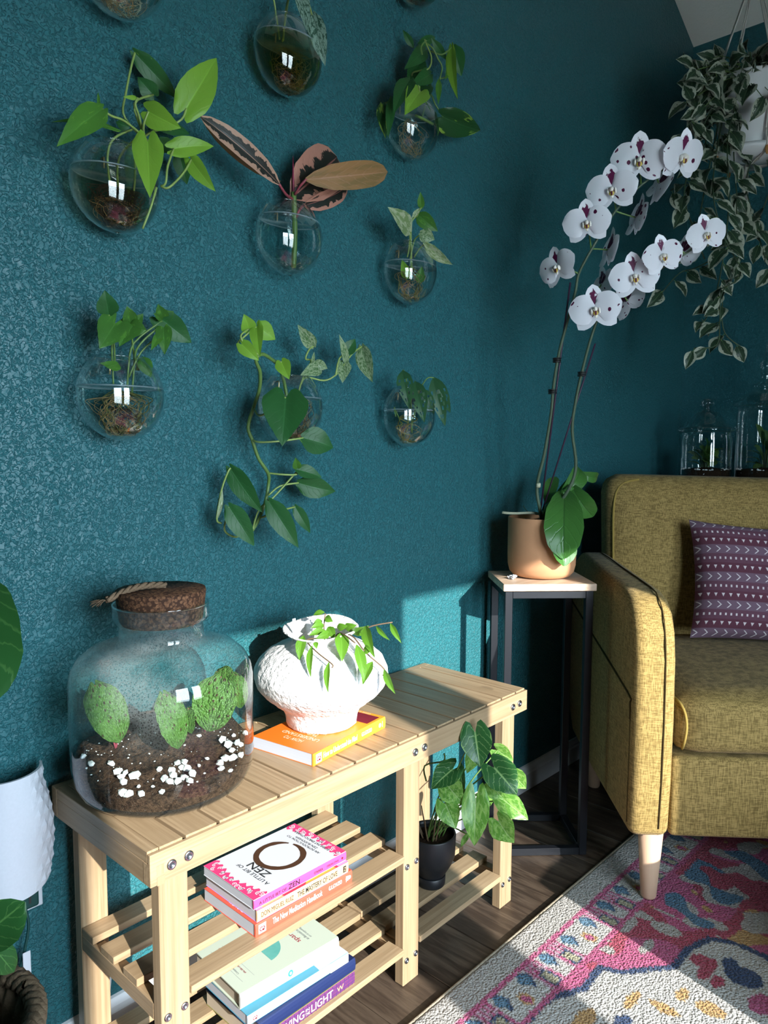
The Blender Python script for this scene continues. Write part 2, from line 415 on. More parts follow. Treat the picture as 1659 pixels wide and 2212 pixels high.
mat_glass('glass_pane', (0.97, 0.98, 0.98), 1.45)
mat_glass('glass_jar', (0.93, 0.96, 0.955), 1.5, boost=1.35, pw_=2.4)
def _cond(b):
    c = b.coord('Object'); sep = b.new('ShaderNodeSeparateXYZ'); b.link(c, sep.inputs[0])
    up = b.step(sep.outputs[2], 0.075, 0.21)
    dr = b.step(b.voro(c, 330), 0.15, 0.55); lo = b.noise(c, 14, 3)
    side = b.step(b.math('SUBTRACT', b.math('MULTIPLY', sep.outputs[1], 0.4), b.math('MULTIPLY', sep.outputs[0], 1.0)), -0.12, 0.12)
    a = b.math('MULTIPLY', up, b.step(lo, 0.32, 0.62)); a = b.math('MULTIPLY', a, b.math('MULTIPLY_ADD', dr, 0.7, 0.3))
    a = b.math('MULTIPLY', a, b.math('MULTIPLY_ADD', side, 0.75, 0.25))
    return b.math('MULTIPLY_ADD', a, 0.26, 0.004)
mat_glass('glass_misted', (0.80, 0.85, 0.85), 1.5, hazefn=_cond, hazecol=(0.55, 0.62, 0.62), boost=1.2)
mat_glass('water_clear', (0.90, 0.95, 0.94), 1.33); mat_glass('water_brown', (0.80, 0.77, 0.66), 1.33); mat_glass('water_green', (0.60, 0.58, 0.34), 1.33)
mat_glass('water_line', (0.86, 0.92, 0.92), 1.33, haze=0.10, hazecol=(0.7, 0.8, 0.8))
plain('root_dark', (0.055, 0.028, 0.016), 0.7); plain('root_tan', (0.30, 0.19, 0.075), 0.6); plain('root_green', (0.14, 0.13, 0.03), 0.6)
plain('hook_brass', (0.55, 0.40, 0.22), 0.3, 0.5, 1.0)

# --- leaves
def leafmat(name, c1, c2=None, thr=(0.5, 0.56), sc=(2.2, 1.6), vein=None, veinw=0.035, side=0.0, margin=None, marg=(0.78, 0.9), rough=0.36, transl=0.3, tcol=None, detail=3.0, bump=0.25, backcol=None):
    b = NB(name); uvn = b.new('ShaderNodeUVMap'); uvn.uv_map = 'UVMap'; sp = b.new('ShaderNodeSeparateXYZ'); b.link(uvn.outputs[0], sp.inputs[0])
    x, y = sp.outputs[0], sp.outputs[1]; mm = b.math('MULTIPLY', b.math('ABSOLUTE', b.math('SUBTRACT', x, 0.5)), 2.0)
    r = b.rand(); cv = b.new('ShaderNodeCombineXYZ')
    b.link(b.math('MULTIPLY', x, sc[0]), cv.inputs[0]); b.link(b.math('MULTIPLY', y, sc[1]), cv.inputs[1]); b.link(b.math('MULTIPLY', r, 50.0), cv.inputs[2])
    nz = b.noise(cv.outputs[0], 2.0, detail, 0.6)
    col = b.mix(b.noise(cv.outputs[0], 0.9, 2), tuple(k*0.82 for k in c1), tuple(min(1, k*1.18) for k in c1))
    if c2: col = b.mix(b.step(nz, *thr), col, c2)
    if margin: col = b.mix(b.step(b.math('ADD', mm, b.math('MULTIPLY', b.math('SUBTRACT', nz, 0.5), 1.5)), *marg), col, margin)
    fr = b.math('FRACT', b.math('ADD', b.math('MULTIPLY', b.math('SUBTRACT', y, b.math('MULTIPLY', mm, 0.30)), 6.5), b.math('MULTIPLY', nz, 1.3)))
    lat = b.step(b.math('ABSOLUTE', b.math('SUBTRACT', fr, 0.5)), 0.10, 0.02)
    vc = vein if vein else tuple(min(1, k*1.35+0.01) for k in c1)
    if side: col = b.mix(b.math('MULTIPLY', lat, side), col, vc)
    col = b.mix(b.math('MULTIPLY', b.step(mm, veinw*1.8, veinw*0.5), 0.75), col, vc)
    if backcol:
        g = b.new('ShaderNodeNewGeometry'); col = b.mix(g.outputs['Backfacing'], col, backcol)
    b.set(col, rough, 0, 0.32)
    b.bump(b.math('ADD', b.math('MULTIPLY', lat, -0.5), b.math('MULTIPLY', b.step(mm, 0.1, 0.0), -0.8)), bump, 0.0015)
    tr = b.new('ShaderNodeBsdfTranslucent'); b.link(b.mix(0.55, col, tcol if tcol else tuple(min(1, k*2.2) for k in c1)), tr.inputs[0])
    ms = b.new('ShaderNodeMixShader'); ms.inputs[0].default_value = transl; b.link(b.b.outputs[0], ms.inputs[1]); b.link(tr.outputs[0], ms.inputs[2])
    b.link(ms.outputs[0], b.out.inputs['Surface'])
leafmat('leaf_lime', (0.22, 0.42, 0.045), rough=0.38, transl=0.3)
leafmat('leaf_green', (0.055, 0.17, 0.028), (0.10, 0.28, 0.04), (0.58, 0.66), rough=0.42)
leafmat('leaf_mid', (0.075, 0.22, 0.03), (0.17, 0.36, 0.05), (0.6, 0.68), rough=0.42)
leafmat('leaf_pothos', (0.022, 0.105, 0.026), (0.16, 0.32, 0.06), (0.70, 0.74), rough=0.44, transl=0.15, side=0.15)
leafmat('leaf_marble', (0.075, 0.17, 0.055), (0.36, 0.46, 0.27), (0.44, 0.54), (7, 5), rough=0.4, detail=5)
leafmat('leaf_cream', (0.20, 0.30, 0.12), (0.50, 0.56, 0.36), (0.44, 0.56), (3, 3), rough=0.4)
leafmat('leaf_silver', (0.020, 0.075, 0.045), vein=(0.03, 0.08, 0.05), margin=None, c2=(0.22, 0.34, 0.27), thr=(0.42, 0.5), sc=(5, 5), side=0.9, rough=0.5, transl=0.1)
leafmat('leaf_brasil', (0.018, 0.075, 0.022), (0.24, 0.40, 0.06), (0.58, 0.62), (1.4, 0.8), rough=0.32, transl=0.18)
leafmat('leaf_njoy', (0.022, 0.050, 0.026), margin=(0.36, 0.39, 0.30), marg=(0.52, 0.64), sc=(2.6, 2.0), rough=0.4, transl=0.15, tcol=(0.08, 0.16, 0.06), vein=(0.10, 0.16, 0.08))
leafmat('leaf_ruby', (0.018, 0.022, 0.018), margin=(0.42, 0.20, 0.145), marg=(0.52, 0.60), sc=(1.5, 6), rough=0.35, transl=0.12, tcol=(0.35, 0.1, 0.06), vein=(0.40, 0.14, 0.12))
leafmat('leaf_ruby_long', (0.022, 0.026, 0.022), margin=(0.46, 0.27, 0.19), marg=(0.50, 0.58), sc=(1.5, 7), rough=0.4, transl=0.12, tcol=(0.3, 0.12, 0.06), vein=(0.45, 0.25, 0.18))
leafmat('leaf_bronze', (0.34, 0.185, 0.075), (0.24, 0.155, 0.060), (0.46, 0.58), (2, 1.2), vein=(0.50, 0.26, 0.16), side=0.3, rough=0.45, transl=0.25, tcol=(0.5, 0.25, 0.08))
leafmat('leaf_vase', (0.085, 0.215, 0.020), rough=0.38, transl=0.25, tcol=(0.22, 0.40, 0.035))
leafmat('leaf_syngo', (0.022, 0.095, 0.026), margin=(0.20, 0.36, 0.09), marg=(0.95, 1.1), sc=(3, 2), vein=(0.26, 0.42, 0.15), veinw=0.045, side=0.38, rough=0.3, transl=0.22, tcol=(0.16, 0.36, 0.06))
leafmat('leaf_syngo_light', (0.10, 0.27, 0.040), (0.24, 0.44, 0.10), (0.46, 0.58), (4, 3), vein=(0.34, 0.48, 0.20), side=0.5, rough=0.32, transl=0.3, tcol=(0.30, 0.52, 0.10))
leafmat('leaf_orchid', (0.050, 0.155, 0.030), vein=(0.025, 0.085, 0.018), veinw=0.03, rough=0.28, transl=0.12, bump=0.4)
leafmat('leaf_fiddle', (0.020, 0.085, 0.020), vein=(0.08, 0.20, 0.05), side=0.4, rough=0.28, transl=0.15)
leafmat('leaf_monstera', (0.035, 0.115, 0.045), vein=(0.02, 0.07, 0.03), side=0.3, rough=0.4)
def mat_begonia(name, c1, c2):
    b = NB(name); uvn = b.new('ShaderNodeUVMap'); uvn.uv_map = 'UVMap'
    v = b.voro(uvn.outputs[0], 9.0); v2 = b.voro(uvn.outputs[0], 22.0)
    k = b.mix(b.step(v, 0.30, 0.17), c1, c2); b.set(k, 0.38, 0, 0.45)
    b.bump(b.math('ADD', b.math('MULTIPLY', v, -1.0), b.math('MULTIPLY', v2, -0.6)), 0.9, 0.006)
    tr = b.new('ShaderNodeBsdfTranslucent'); b.link(b.mix(0.5, k, tuple(min(1, q*2) for q in c1)), tr.inputs[0])
    ms = b.new('ShaderNodeMixShader'); ms.inputs[0].default_value = 0.3; b.link(b.b.outputs[0], ms.inputs[1]); b.link(tr.outputs[0], ms.inputs[2]); b.link(ms.outputs[0], b.out.inputs['Surface'])
mat_begonia('begonia_leaf', (0.11, 0.235, 0.045), (0.07, 0.032, 0.018))
plain('stem_green', (0.11, 0.20, 0.045), 0.45); plain('stem_lime', (0.24, 0.34, 0.09), 0.45); plain('stem_dark', (0.03, 0.06, 0.025), 0.5)
plain('stem_red', (0.30, 0.055, 0.075), 0.45); plain('stem_brown', (0.12, 0.075, 0.04), 0.6); plain('bud_red', (0.20, 0.012, 0.045), 0.4)
plain('stake_purple', (0.035, 0.012, 0.035), 0.5); plain('orchid_stem', (0.060, 0.095, 0.055), 0.5); plain('sheath', (0.42, 0.43, 0.30), 0.6)
def mat_petal():
    b = NB('petal_white'); uvn = b.new('ShaderNodeUVMap'); uvn.uv_map = 'UVMap'; r = b.rand()
    sp = b.new('ShaderNodeSeparateXYZ'); b.link(uvn.outputs[0], sp.inputs[0])
    cv = b.new('ShaderNodeCombineXYZ'); b.link(sp.outputs[0], cv.inputs[0]); b.link(sp.outputs[1], cv.inputs[1]); b.link(b.math('MULTIPLY', r, 91.0), cv.inputs[2])
    vo = b.new('ShaderNodeTexVoronoi'); b.link(cv.outputs[0], vo.inputs['Vector']); vo.inputs['Scale'].default_value = 4.6
    sc = b.new('ShaderNodeSeparateColor'); b.link(vo.outputs['Color'], sc.inputs[0])
    size = b.math('MULTIPLY', b.step(sc.outputs[0], 0.60, 0.98), 0.33)
    dd = b.math('ADD', vo.outputs['Distance'], b.math('MULTIPLY', b.math('SUBTRACT', b.noise(cv.outputs[0], 14, 2), 0.5), 0.16))
    spot = b.step(b.math('SUBTRACT', dd, size), 0.015, -0.015)
    col = b.mix(spot, (0.80, 0.80, 0.84), (0.085, 0.004, 0.040))
    b.set(col, 0.55, 0, 0.3)
    tr = b.new('ShaderNodeBsdfTranslucent'); b.link(col, tr.inputs[0])
    ms = b.new('ShaderNodeMixShader'); ms.inputs[0].default_value = 0.3; b.link(b.b.outputs[0], ms.inputs[1]); b.link(tr.outputs[0], ms.inputs[2]); b.link(ms.outputs[0], b.out.inputs['Surface'])
    b = NB('petal_stained'); uvn = b.new('ShaderNodeUVMap'); uvn.uv_map = 'UVMap'; sp = b.new('ShaderNodeSeparateXYZ'); b.link(uvn.outputs[0], sp.inputs[0])
    r = b.rand(); cv = b.new('ShaderNodeCombineXYZ'); b.link(sp.outputs[0], cv.inputs[0]); b.link(sp.outputs[1], cv.inputs[1]); b.link(b.math('MULTIPLY', r, 31.0), cv.inputs[2])
    nz = b.noise(cv.outputs[0], 5, 3)
    mm = b.math('MULTIPLY', b.math('ABSOLUTE', b.math('SUBTRACT', sp.outputs[0], 0.5)), 2.0)
    st = b.step(b.math('ADD', b.math('ADD', b.math('MULTIPLY', sp.outputs[1], 1.25), b.math('MULTIPLY', mm, 0.55)), b.math('MULTIPLY', b.math('SUBTRACT', nz, 0.5), 1.1)), 1.02, 0.88)
    col = b.mix(st, (0.80, 0.80, 0.84), (0.085, 0.004, 0.040)); b.set(col, 0.55, 0, 0.3)
mat_petal()
plain('lip_white', (0.78, 0.74, 0.66), 0.5); plain('lip_yellow', (0.55, 0.40, 0.06), 0.5); plain('lip_maroon', (0.10, 0.006, 0.02), 0.5)

# --- fabric
def mat_sofa(name='sofa_fabric', k=1.0):
    b = NB(name); c = b.coord()
    w1 = b.new('ShaderNodeMapping'); w1.inputs['Scale'].default_value = (55, 55, 560); b.link(c, w1.inputs[0])
    w2 = b.new('ShaderNodeMapping'); w2.inputs['Scale'].default_value = (520, 520, 46); b.link(c, w2.inputs[0])
    n1 = b.noise(w1.outputs[0], 1.0, 2, 0.6); n2 = b.noise(w2.outputs[0], 1.0, 2, 0.6); n3 = b.noise(c, 9, 3)
    t = b.math('ADD', b.math('MULTIPLY', n1, 0.5), b.math('MULTIPLY', n2, 0.5))
    col = b.mix(b.step(t, 0.40, 0.60), (0.135*k, 0.089*k, 0.027*k), (0.375*k, 0.256*k, 0.092*k))
    col = b.mix(b.math('MULTIPLY', n3, 0.35), col, (0.22*k, 0.152*k, 0.036*k))
    b.set(col, 0.85, 0, 0.2); b.b.inputs['Sheen Weight'].default_value = 0.06; b.bump(t, 0.45, 0.0015)
mat_sofa()
plain('seam_dark', (0.060, 0.042, 0.016), 0.9, 0.1); plain('piping_mustard', (0.30, 0.21, 0.055), 0.85, 0.15)
def mat_cushion():
    b = NB('cushion_weave'); uvn = b.new('ShaderNodeUVMap'); uvn.uv_map = 'UVMap'; sp = b.new('ShaderNodeSeparateXYZ'); b.link(uvn.outputs[0], sp.inputs[0])
    u, v = sp.outputs[0], sp.outputs[1]
    vr = b.math('MULTIPLY', v, 13.0); row = b.math('FLOOR', vr); fv = b.math('FRACT', vr); k3 = b.math('FLOORED_MODULO', row, 3.0)
    fu = b.math('FRACT', b.math('MULTIPLY', u, 22.0))
    # chevrons
    av = b.math('ABSOLUTE', b.math('SUBTRACT', fv, 0.5))
    ch = b.math('ABSOLUTE', b.math('SUBTRACT', b.math('FRACT', b.math('ADD', b.math('MULTIPLY', u, 17.0), b.math('MULTIPLY', av, 1.1))), 0.5))
    chm = b.math('MULTIPLY', b.step(ch, 0.09, 0.05), b.step(av, 0.36, 0.32))
    # small triangles
    tri = b.math('MULTIPLY', b.step(b.math('ABSOLUTE', b.math('SUBTRACT', fu, 0.5)), b.math('MULTIPLY', b.math('SUBTRACT', fv, 0.3), 0.6), b.math('SUBTRACT', b.math('MULTIPLY', b.math('SUBTRACT', fv, 0.3), 0.6), 0.06)), b.step(av, 0.24, 0.22))
    f2 = b.math('FRACT', b.math('MULTIPLY', u, 31.0)); dots = b.math('MULTIPLY', b.step(b.math('ABSOLUTE', b.math('SUBTRACT', f2, 0.5)), 0.2, 0.12), b.step(av, 0.16, 0.1))
    is0 = b.math('COMPARE', k3, 0.0, 0.3); is1 = b.math('COMPARE', k3, 1.0, 0.3); is2 = b.math('COMPARE', k3, 2.0, 0.3)
    pat = b.math('ADD', b.math('MULTIPLY', is0, chm), b.math('ADD', b.math('MULTIPLY', is1, tri), b.math('MULTIPLY', is2, dots)), clamp=True)
    base = b.mix(is0, (0.110, 0.038, 0.056), (0.165, 0.105, 0.140)); base = b.mix(b.math('MULTIPLY', is2, 0.8), base, (0.135, 0.062, 0.088))
    thread = b.math('MULTIPLY', b.math('FRACT', b.math('MULTIPLY', v, 130.0)), b.math('FRACT', b.math('MULTIPLY', u, 110.0)))
    base = b.mix(b.math('MULTIPLY', thread, 0.5), base, (0.07, 0.02, 0.04))
    b.set(b.mix(pat, base, (0.62, 0.55, 0.56)), 0.9, 0, 0.15); b.bump(b.math('ADD', thread, b.math('MULTIPLY', pat, 0.6)), 0.5, 0.002)
mat_cushion()
plain('pompom', (0.72, 0.70, 0.66), 0.95, 0.1, bump=(400, 0.9, 0.004))
def mat_rug():
    b = NB('rug_pile'); at = b.new('ShaderNodeAttribute'); at.attribute_name = 'Col'; c = b.coord()
    n = b.noise(c, 420, 3, 0.7); v = b.voro(c, 215)
    k = b.mix(b.math('MULTIPLY', n, 0.12), at.outputs['Color'], (0.30, 0.29, 0.28))
    b.set(k, 0.95, 0, 0.1); b.bump(b.math('SUBTRACT', b.math('MULTIPLY', n, 0.6), v), 1.0, 0.010); b.b.inputs['Sheen Weight'].default_value = 0.2
mat_rug()
plain('rug_binding', (0.33, 0.28, 0.21), 0.95, 0.1, 0.0, var=0.3, vscale=300, bump=(400, 0.7, 0.003))
plain('ottoman_grey', (0.16, 0.15, 0.14), 0.9, 0.1, bump=(500, 0.5, 0.002))
# --- books
for nm, col in dict(paper=(0.62, 0.64, 0.70), paper_tan=(0.55, 0.48, 0.38), ink_black=(0.012, 0.012, 0.014), ink_brown=(0.065, 0.030, 0.016), ink_white=(0.82, 0.82, 0.80), ink_cream=(0.75, 0.66, 0.48), ink_grey=(0.25, 0.27, 0.27), ink_red=(0.32, 0.03, 0.05), ink_teal=(0.03, 0.26, 0.20),
   cover_white=(0.56, 0.58, 0.62), pink=(0.55, 0.065, 0.22), pink_deep=(0.60, 0.045, 0.16), coral=(0.66, 0.085, 0.05), peach=(0.60, 0.38, 0.20), lilac=(0.38, 0.26, 0.58), sage=(0.46, 0.52, 0.43), sage_light=(0.55, 0.58, 0.53), blue_teal=(0.045, 0.22, 0.32), sky=(0.42, 0.50, 0.62), navy=(0.008, 0.018, 0.075), plum=(0.115, 0.028, 0.105), olive=(0.20, 0.19, 0.05), gold=(0.60, 0.40, 0.17), amber=(0.80, 0.34, 0.03), wine=(0.16, 0.010, 0.020), crimson=(0.40, 0.02, 0.045), purple=(0.05, 0.03, 0.15)).items():
    plain(nm, col, 0.45 if nm not in ('paper', 'paper_tan') else 0.85, 0.4)
def mat_grad(name, c1, c2, axis, lo, hi):
    b = NB(name); sp = b.new('ShaderNodeSeparateXYZ'); b.link(b.coord(), sp.inputs[0]); b.set(b.mix(b.step(sp.outputs[axis], lo, hi), c1, c2), 0.4, 0, 0.45)
mat_grad('orange_cover', (0.80, 0.15, 0.012), (0.80, 0.30, 0.02), 0, 0.02, 0.2)
def mat_watercolour():
    b = NB('teal_wash'); c = b.coord(); b.set(b.mix(b.noise(c, 40, 3), (0.03, 0.24, 0.21), (0.16, 0.42, 0.37)), 0.6)
mat_watercolour()
def mat_pages():
    b = NB('page_edges'); c = b.coord('Object', (1, 1, 900)); b.set(b.mix(b.noise(c, 1.0, 2), (0.38, 0.40, 0.46), (0.54, 0.56, 0.61)), 0.85, 0, 0.2)
    b = NB('page_edges_tan'); c = b.coord('Object', (1, 1, 900)); b.set(b.mix(b.noise(c, 1.0, 2), (0.40, 0.33, 0.25), (0.55, 0.47, 0.37)), 0.85, 0, 0.2)
mat_pages()
# ---------------------------------------------------------------- room shell
RIDGE_X = -0.4
def zc(x): return 2.572 + 0.5*(2.514-max(x, RIDGE_X))
v, f = prism([(ROOM_X0-0.1, 0), (ROOM_X1+0.1, 0), (ROOM_X1+0.1, zc(ROOM_X1)), (RIDGE_X, zc(RIDGE_X)+0.05), (ROOM_X0-0.1, zc(RIDGE_X)+0.05)], 0.0, 0.12, axis=1)
struct(mk('wall_left', v, f, 'wall_teal'))
v, f = box(ROOM_X1, ROOM_X1+0.12, ROOM_Y0, 0.0, 0, 2.60); struct(mk('wall_back', v, f, 'wall_teal'))
v, f = box(ROOM_X0-0.12, ROOM_X0, ROOM_Y0, 0.0, 0, 4.1); struct(mk('wall_front', v, f, 'wall_teal'))
b = MB(); xs = [ROOM_X0-0.12]+[q for w in WINDOWS for q in w[:2]]+[ROOM_X1+0.12]
for i in range(len(xs)-1):
    y0, y1 = ROOM_Y0-0.14, ROOM_Y0
    if i % 2 == 0: b.add(*box(xs[i], xs[i+1], y0, y1, 0, 4.1))
    else:
        w = WINDOWS[i//2]; b.add(*box(xs[i], xs[i+1], y0, y1, 0, w[2])); b.add(*box(xs[i], xs[i+1], y0, y1, w[3], 4.1))
struct(b.build('wall_right', 'wall_teal'))
for i, (x0, x1, z0, z1) in enumerate(WINDOWS):
    wd = MB()
    for q in ((x0, x0+0.012, z0, z1), (x1-0.012, x1, z0, z1), (x0+0.012, x1-0.012, z0, z0+0.04), (x0+0.012, x1-0.012, z1-0.012, z1)):
        wd.add(*box(q[0], q[1], ROOM_Y0-0.11, ROOM_Y0-0.06, q[2], q[3]))
    wo = struct(wd.build('window_%d' % (i+1), 'trim_white'))
    mk('pane', [(x0+0.012, ROOM_Y0-0.086, z0+0.04), (x1-0.012, ROOM_Y0-0.086, z0+0.04), (x1-0.012, ROOM_Y0-0.086, z1-0.012), (x0+0.012, ROOM_Y0-0.086, z1-0.012)], [(0, 1, 2, 3)], 'glass_pane', wo)
    v, f = box(x0-0.03, x1+0.03, ROOM_Y0-0.04, ROOM_Y0+0.05, z0-0.03, z0, 0.004); mk('window_sill', v, f, 'trim_white', wo)
v, f = box(1.74, ROOM_X1, ROOM_Y0, -1.30, 0, zc(ROOM_X1)); struct(mk('added_shade_wall', v, f, 'wall_teal'))  # added block, out of view: keeps window light off the back wall
# ceiling: slopes up away from the back wall, then level
b = MB(); t = 0.15; E_ = 0.16
b.add(*prism([(ROOM_X1+E_, zc(ROOM_X1+E_)), (RIDGE_X, zc(RIDGE_X)), (ROOM_X0-E_, zc(RIDGE_X)), (ROOM_X0-E_, zc(RIDGE_X)+t), (RIDGE_X, zc(RIDGE_X)+t), (ROOM_X1+E_, zc(ROOM_X1+E_)+t)], ROOM_Y0-E_, 0.0, axis=1))
struct(b.build('ceiling', 'ceiling_white'))
# baseboards with a stepped profile
prof = [(0, 0), (-0.013, 0), (-0.013, 0.050), (-0.010, 0.054), (-0.010, 0.060), (-0.005, 0.073), (0, 0.075)]
v, f = prism(prof, ROOM_X0, ROOM_X1, axis=0); struct(mk('baseboard_left', v, f, 'trim_white'))
v, f = prism([(ROOM_X1+q[0], q[1]) for q in prof], ROOM_Y0, -0.014, axis=1); struct(mk('baseboard_back', v, f, 'trim_white'))
v, f = box(-30, 30, -40, ROOM_Y0-0.15, -0.5, -0.4); struct(mk('ground', v, f, 'garden'))
# floor: dark planks laid at right angles to the long wall
v, f = box(ROOM_X0-0.1, ROOM_X1+0.1, ROOM_Y0-0.1, 0.1, -0.06, -0.012); floor = struct(mk('floor', v, f, 'planter_dark'))
rnd = random.Random(3); PW_ = 0.1465; x = 0.602-PW_*23
while x < ROOM_X1:
    x1 = min(x+PW_, ROOM_X1); xa = max(x, ROOM_X0); y = 0.0; ln = rnd.uniform(0.5, 1.25)
    if x1-xa > 0.01:
        while y > ROOM_Y0:
            ye = max(y-ln, ROOM_Y0)
            v, f = box(xa+0.0008, x1-0.0008, ye+0.0008, y-0.0008, -0.012, rnd.uniform(-0.0003, 0.0), 0.0012)
            mk('plank', v, f, 'floor_plank', floor); y = ye; ln = 1.22
    x += PW_

# ---------------------------------------------------------------- rug
def dist_seg(p, a, b):
    ax, ay = a; bx, by = b; dx, dy = bx-ax, by-ay; L = dx*dx+dy*dy
    t = 0 if L == 0 else max(0, min(1, ((p[0]-ax)*dx+(p[1]-ay)*dy)/L))
    return math.hypot(p[0]-ax-t*dx, p[1]-ay-t*dy)
NAVY = [(0.40, -0.62), (0.50, -0.53), (0.60, -0.520), (0.698, -0.522), (0.763, -0.556), (0.841, -0.553), (0.856, -0.588), (0.905, -0.626), (0.945, -0.659), (1.017, -0.657), (1.082, -0.679), (1.103, -0.717), (1.102, -0.786), (1.06, -0.86), (1.08, -0.98)]
POLY = NAVY+[(0.40, -1.2)]
def inpoly(x, y):
    c = False; n = len(POLY); j = n-1
    for i in range(n):
        xi, yi = POLY[i]; xj, yj = POLY[j]
        if (yi > y) != (yj > y) and x < (xj-xi)*(y-yi)/(yj-yi)+xi: c = not c
        j = i
    return c
CR, BG_, PK, RD, NV, BL, OR = (0.62, 0.60, 0.56), (0.52, 0.49, 0.45), (0.58, 0.10, 0.24), (0.46, 0.05, 0.10), (0.02, 0.055, 0.15), (0.075, 0.20, 0.32), (0.62, 0.36, 0.13)
ELL = [(0.80, -0.637, .030, .010, OR), (0.821, -0.69, .012, .030, OR), (0.878, -0.752, .018, .028, OR), (0.694, -0.595, .034, .016, OR), (0.735, -0.65, .022, .016, NV), (0.88, -0.70, .02, .012, OR), (0.80, -0.76, .03, .012, OR),
       (1.01, -0.768, .030, .036, NV), (1.03, -0.735, .020, .016, NV), (0.985, -0.708, .040, .014, RD), (1.0, -0.690, .02, .02, RD), (0.96, -0.735, .02, .012, RD), (0.955, -0.815, .03, .020, PK), (0.93, -0.86, .05, .02, RD)]
SCR = [(1.007, -0.531, .034, .014), (1.049, -0.597, .020, .034), (1.112, -0.630, .020, .020), (1.138, -0.668, .016, .028), (0.93, -0.50, .018, .03), (1.06, -0.535, .012, .03), (0.965, -0.592, .030, .010), (0.90, -0.535, .012, .018)]
def ruf(x, y, s, o): return noise.noise(Vector((x*s+o, y*s-o, o*1.3)))
def rugcol(x, y):
    jx = x+0.0035*ruf(x, y, 160, 3)+0.002*ruf(x, y, 420, 9); jy = y+0.0035*ruf(x, y, 160, 11)+0.002*ruf(x, y, 420, 17)
    d = -0.372-jy
    if d < 0.060: c = BG_
    elif d < 0.071: c = PK
    elif d < 0.142:
        k = (jx-0.625)/0.0815; ki = round(k); c = CR; bx = (k-ki)*0.0815; kk = math.floor(k); fx = (k-kk-0.5)*0.0815; q = kk % 3
        m1 = abs(bx)/0.024+abs(d-0.090)/0.030; m1 = max(m1, abs(bx)/0.019)
        if q == 0:
            m_ = math.hypot(fx*1.1, (d-0.120)*0.85)
            if m_ < 0.0095: c = PK
            elif m_ < 0.0145: c = OR
        else:
            sx = (fx+0.02*(d-0.10)*8)
            if 0.106 < d < 0.140 and abs(fx) < 0.0085: c = (0.50, 0.46, 0.30)
            elif 0.100 < d < 0.142 and abs(fx) < 0.0125: c = NV
            elif abs(fx) < 0.024 and int(math.floor((fx+0.1)/0.0058)) % 2 == 0: c = PK
            elif abs(fx) < 0.024: c = (0.62, 0.40, 0.48)
        if m1 < 0.72: c = (0.13, 0.27, 0.40) if (abs(bx)+abs(d-0.09)) < 0.010 else BL
        elif m1 < 0.95 and bx > -0.004: c = NV
    elif d < 0.154: c = PK
    else:
        dn = min(dist_seg((jx, jy), a, b) for a, b in zip(NAVY, NAVY[1:]))
        if inpoly(jx, jy):
            c = CR
            for (ex, ey, a, b, cc) in ELL:
                if ((jx-ex)/a)**2+((jy-ey)/b)**2 < 1: c = cc
        else:
            c = PK if ruf(x, y, 9, 5) > -0.05 else RD
            for (ex, ey, a, b) in SCR:
                q = ((jx-ex)/a)**2+((jy-ey)/b)**2
                if q < 1: c = BG_
            if jx > 1.10 and d > 0.17:
                n1 = ruf(x, y, 14, 21); n2 = ruf(x, y, 19, 31)
                if n1 > 0.22: c = BL
                elif n2 > 0.20: c = BG_
                elif n1 < -0.38: c = OR
        if dn < 0.0075: c = NV
    return c
def axis_pts(lo, a, b, hi, fine, coarse):
    out = []; p = lo
    while p < hi-1e-6: out.append(p); p += fine if a <= p < b else coarse
    out.append(hi); return out
RX = axis_pts(-0.05, 0.42, 1.62, 2.0, 0.0042, 0.05); RY = axis_pts(-2.3, -1.0, -0.373, -0.372, 0.0042, 0.05)
vv, ff, cc = [], [], []
for y in RY:
    for x in RX:
        e = min(1, (-0.372-y)/0.006)
        vv.append((x, y, 0.0045+0.0055*max(0, e)**0.5+0.0016*noise.noise(Vector((x*170, y*170, 0)))*e)); cc.append(rugcol(x, y))
n = len(RX)
for j in range(len(RY)-1):
    for i in range(n-1): ff.append((j*n+i, j*n+i+1, (j+1)*n+i+1, (j+1)*n+i))
rug = thing('rug', 'cream, pink and blue patterned pile rug lying on dark planks under the sofa', 'rug', (0.5, -1.3, 0))
ro = mk('pile', vv, ff, 'rug_pile', rug, True)
ca = ro.data.color_attributes.new('Col', 'FLOAT_COLOR', 'POINT'); flat = []
for c in cc: flat += [c[0], c[1], c[2], 1.0]
ca.data.foreach_set('color', flat)
v, f = box(-0.05, 2.0, -2.3, -0.372, 0.0004, 0.0046); mk('backing', v, f, 'rug_binding', rug)
v, f = tube([(-0.05, -0.371, 0.0048), (2.0, -0.371, 0.0048)], 0.0042, 8, 1); mk('binding', v, f, 'rug_binding', rug, True)

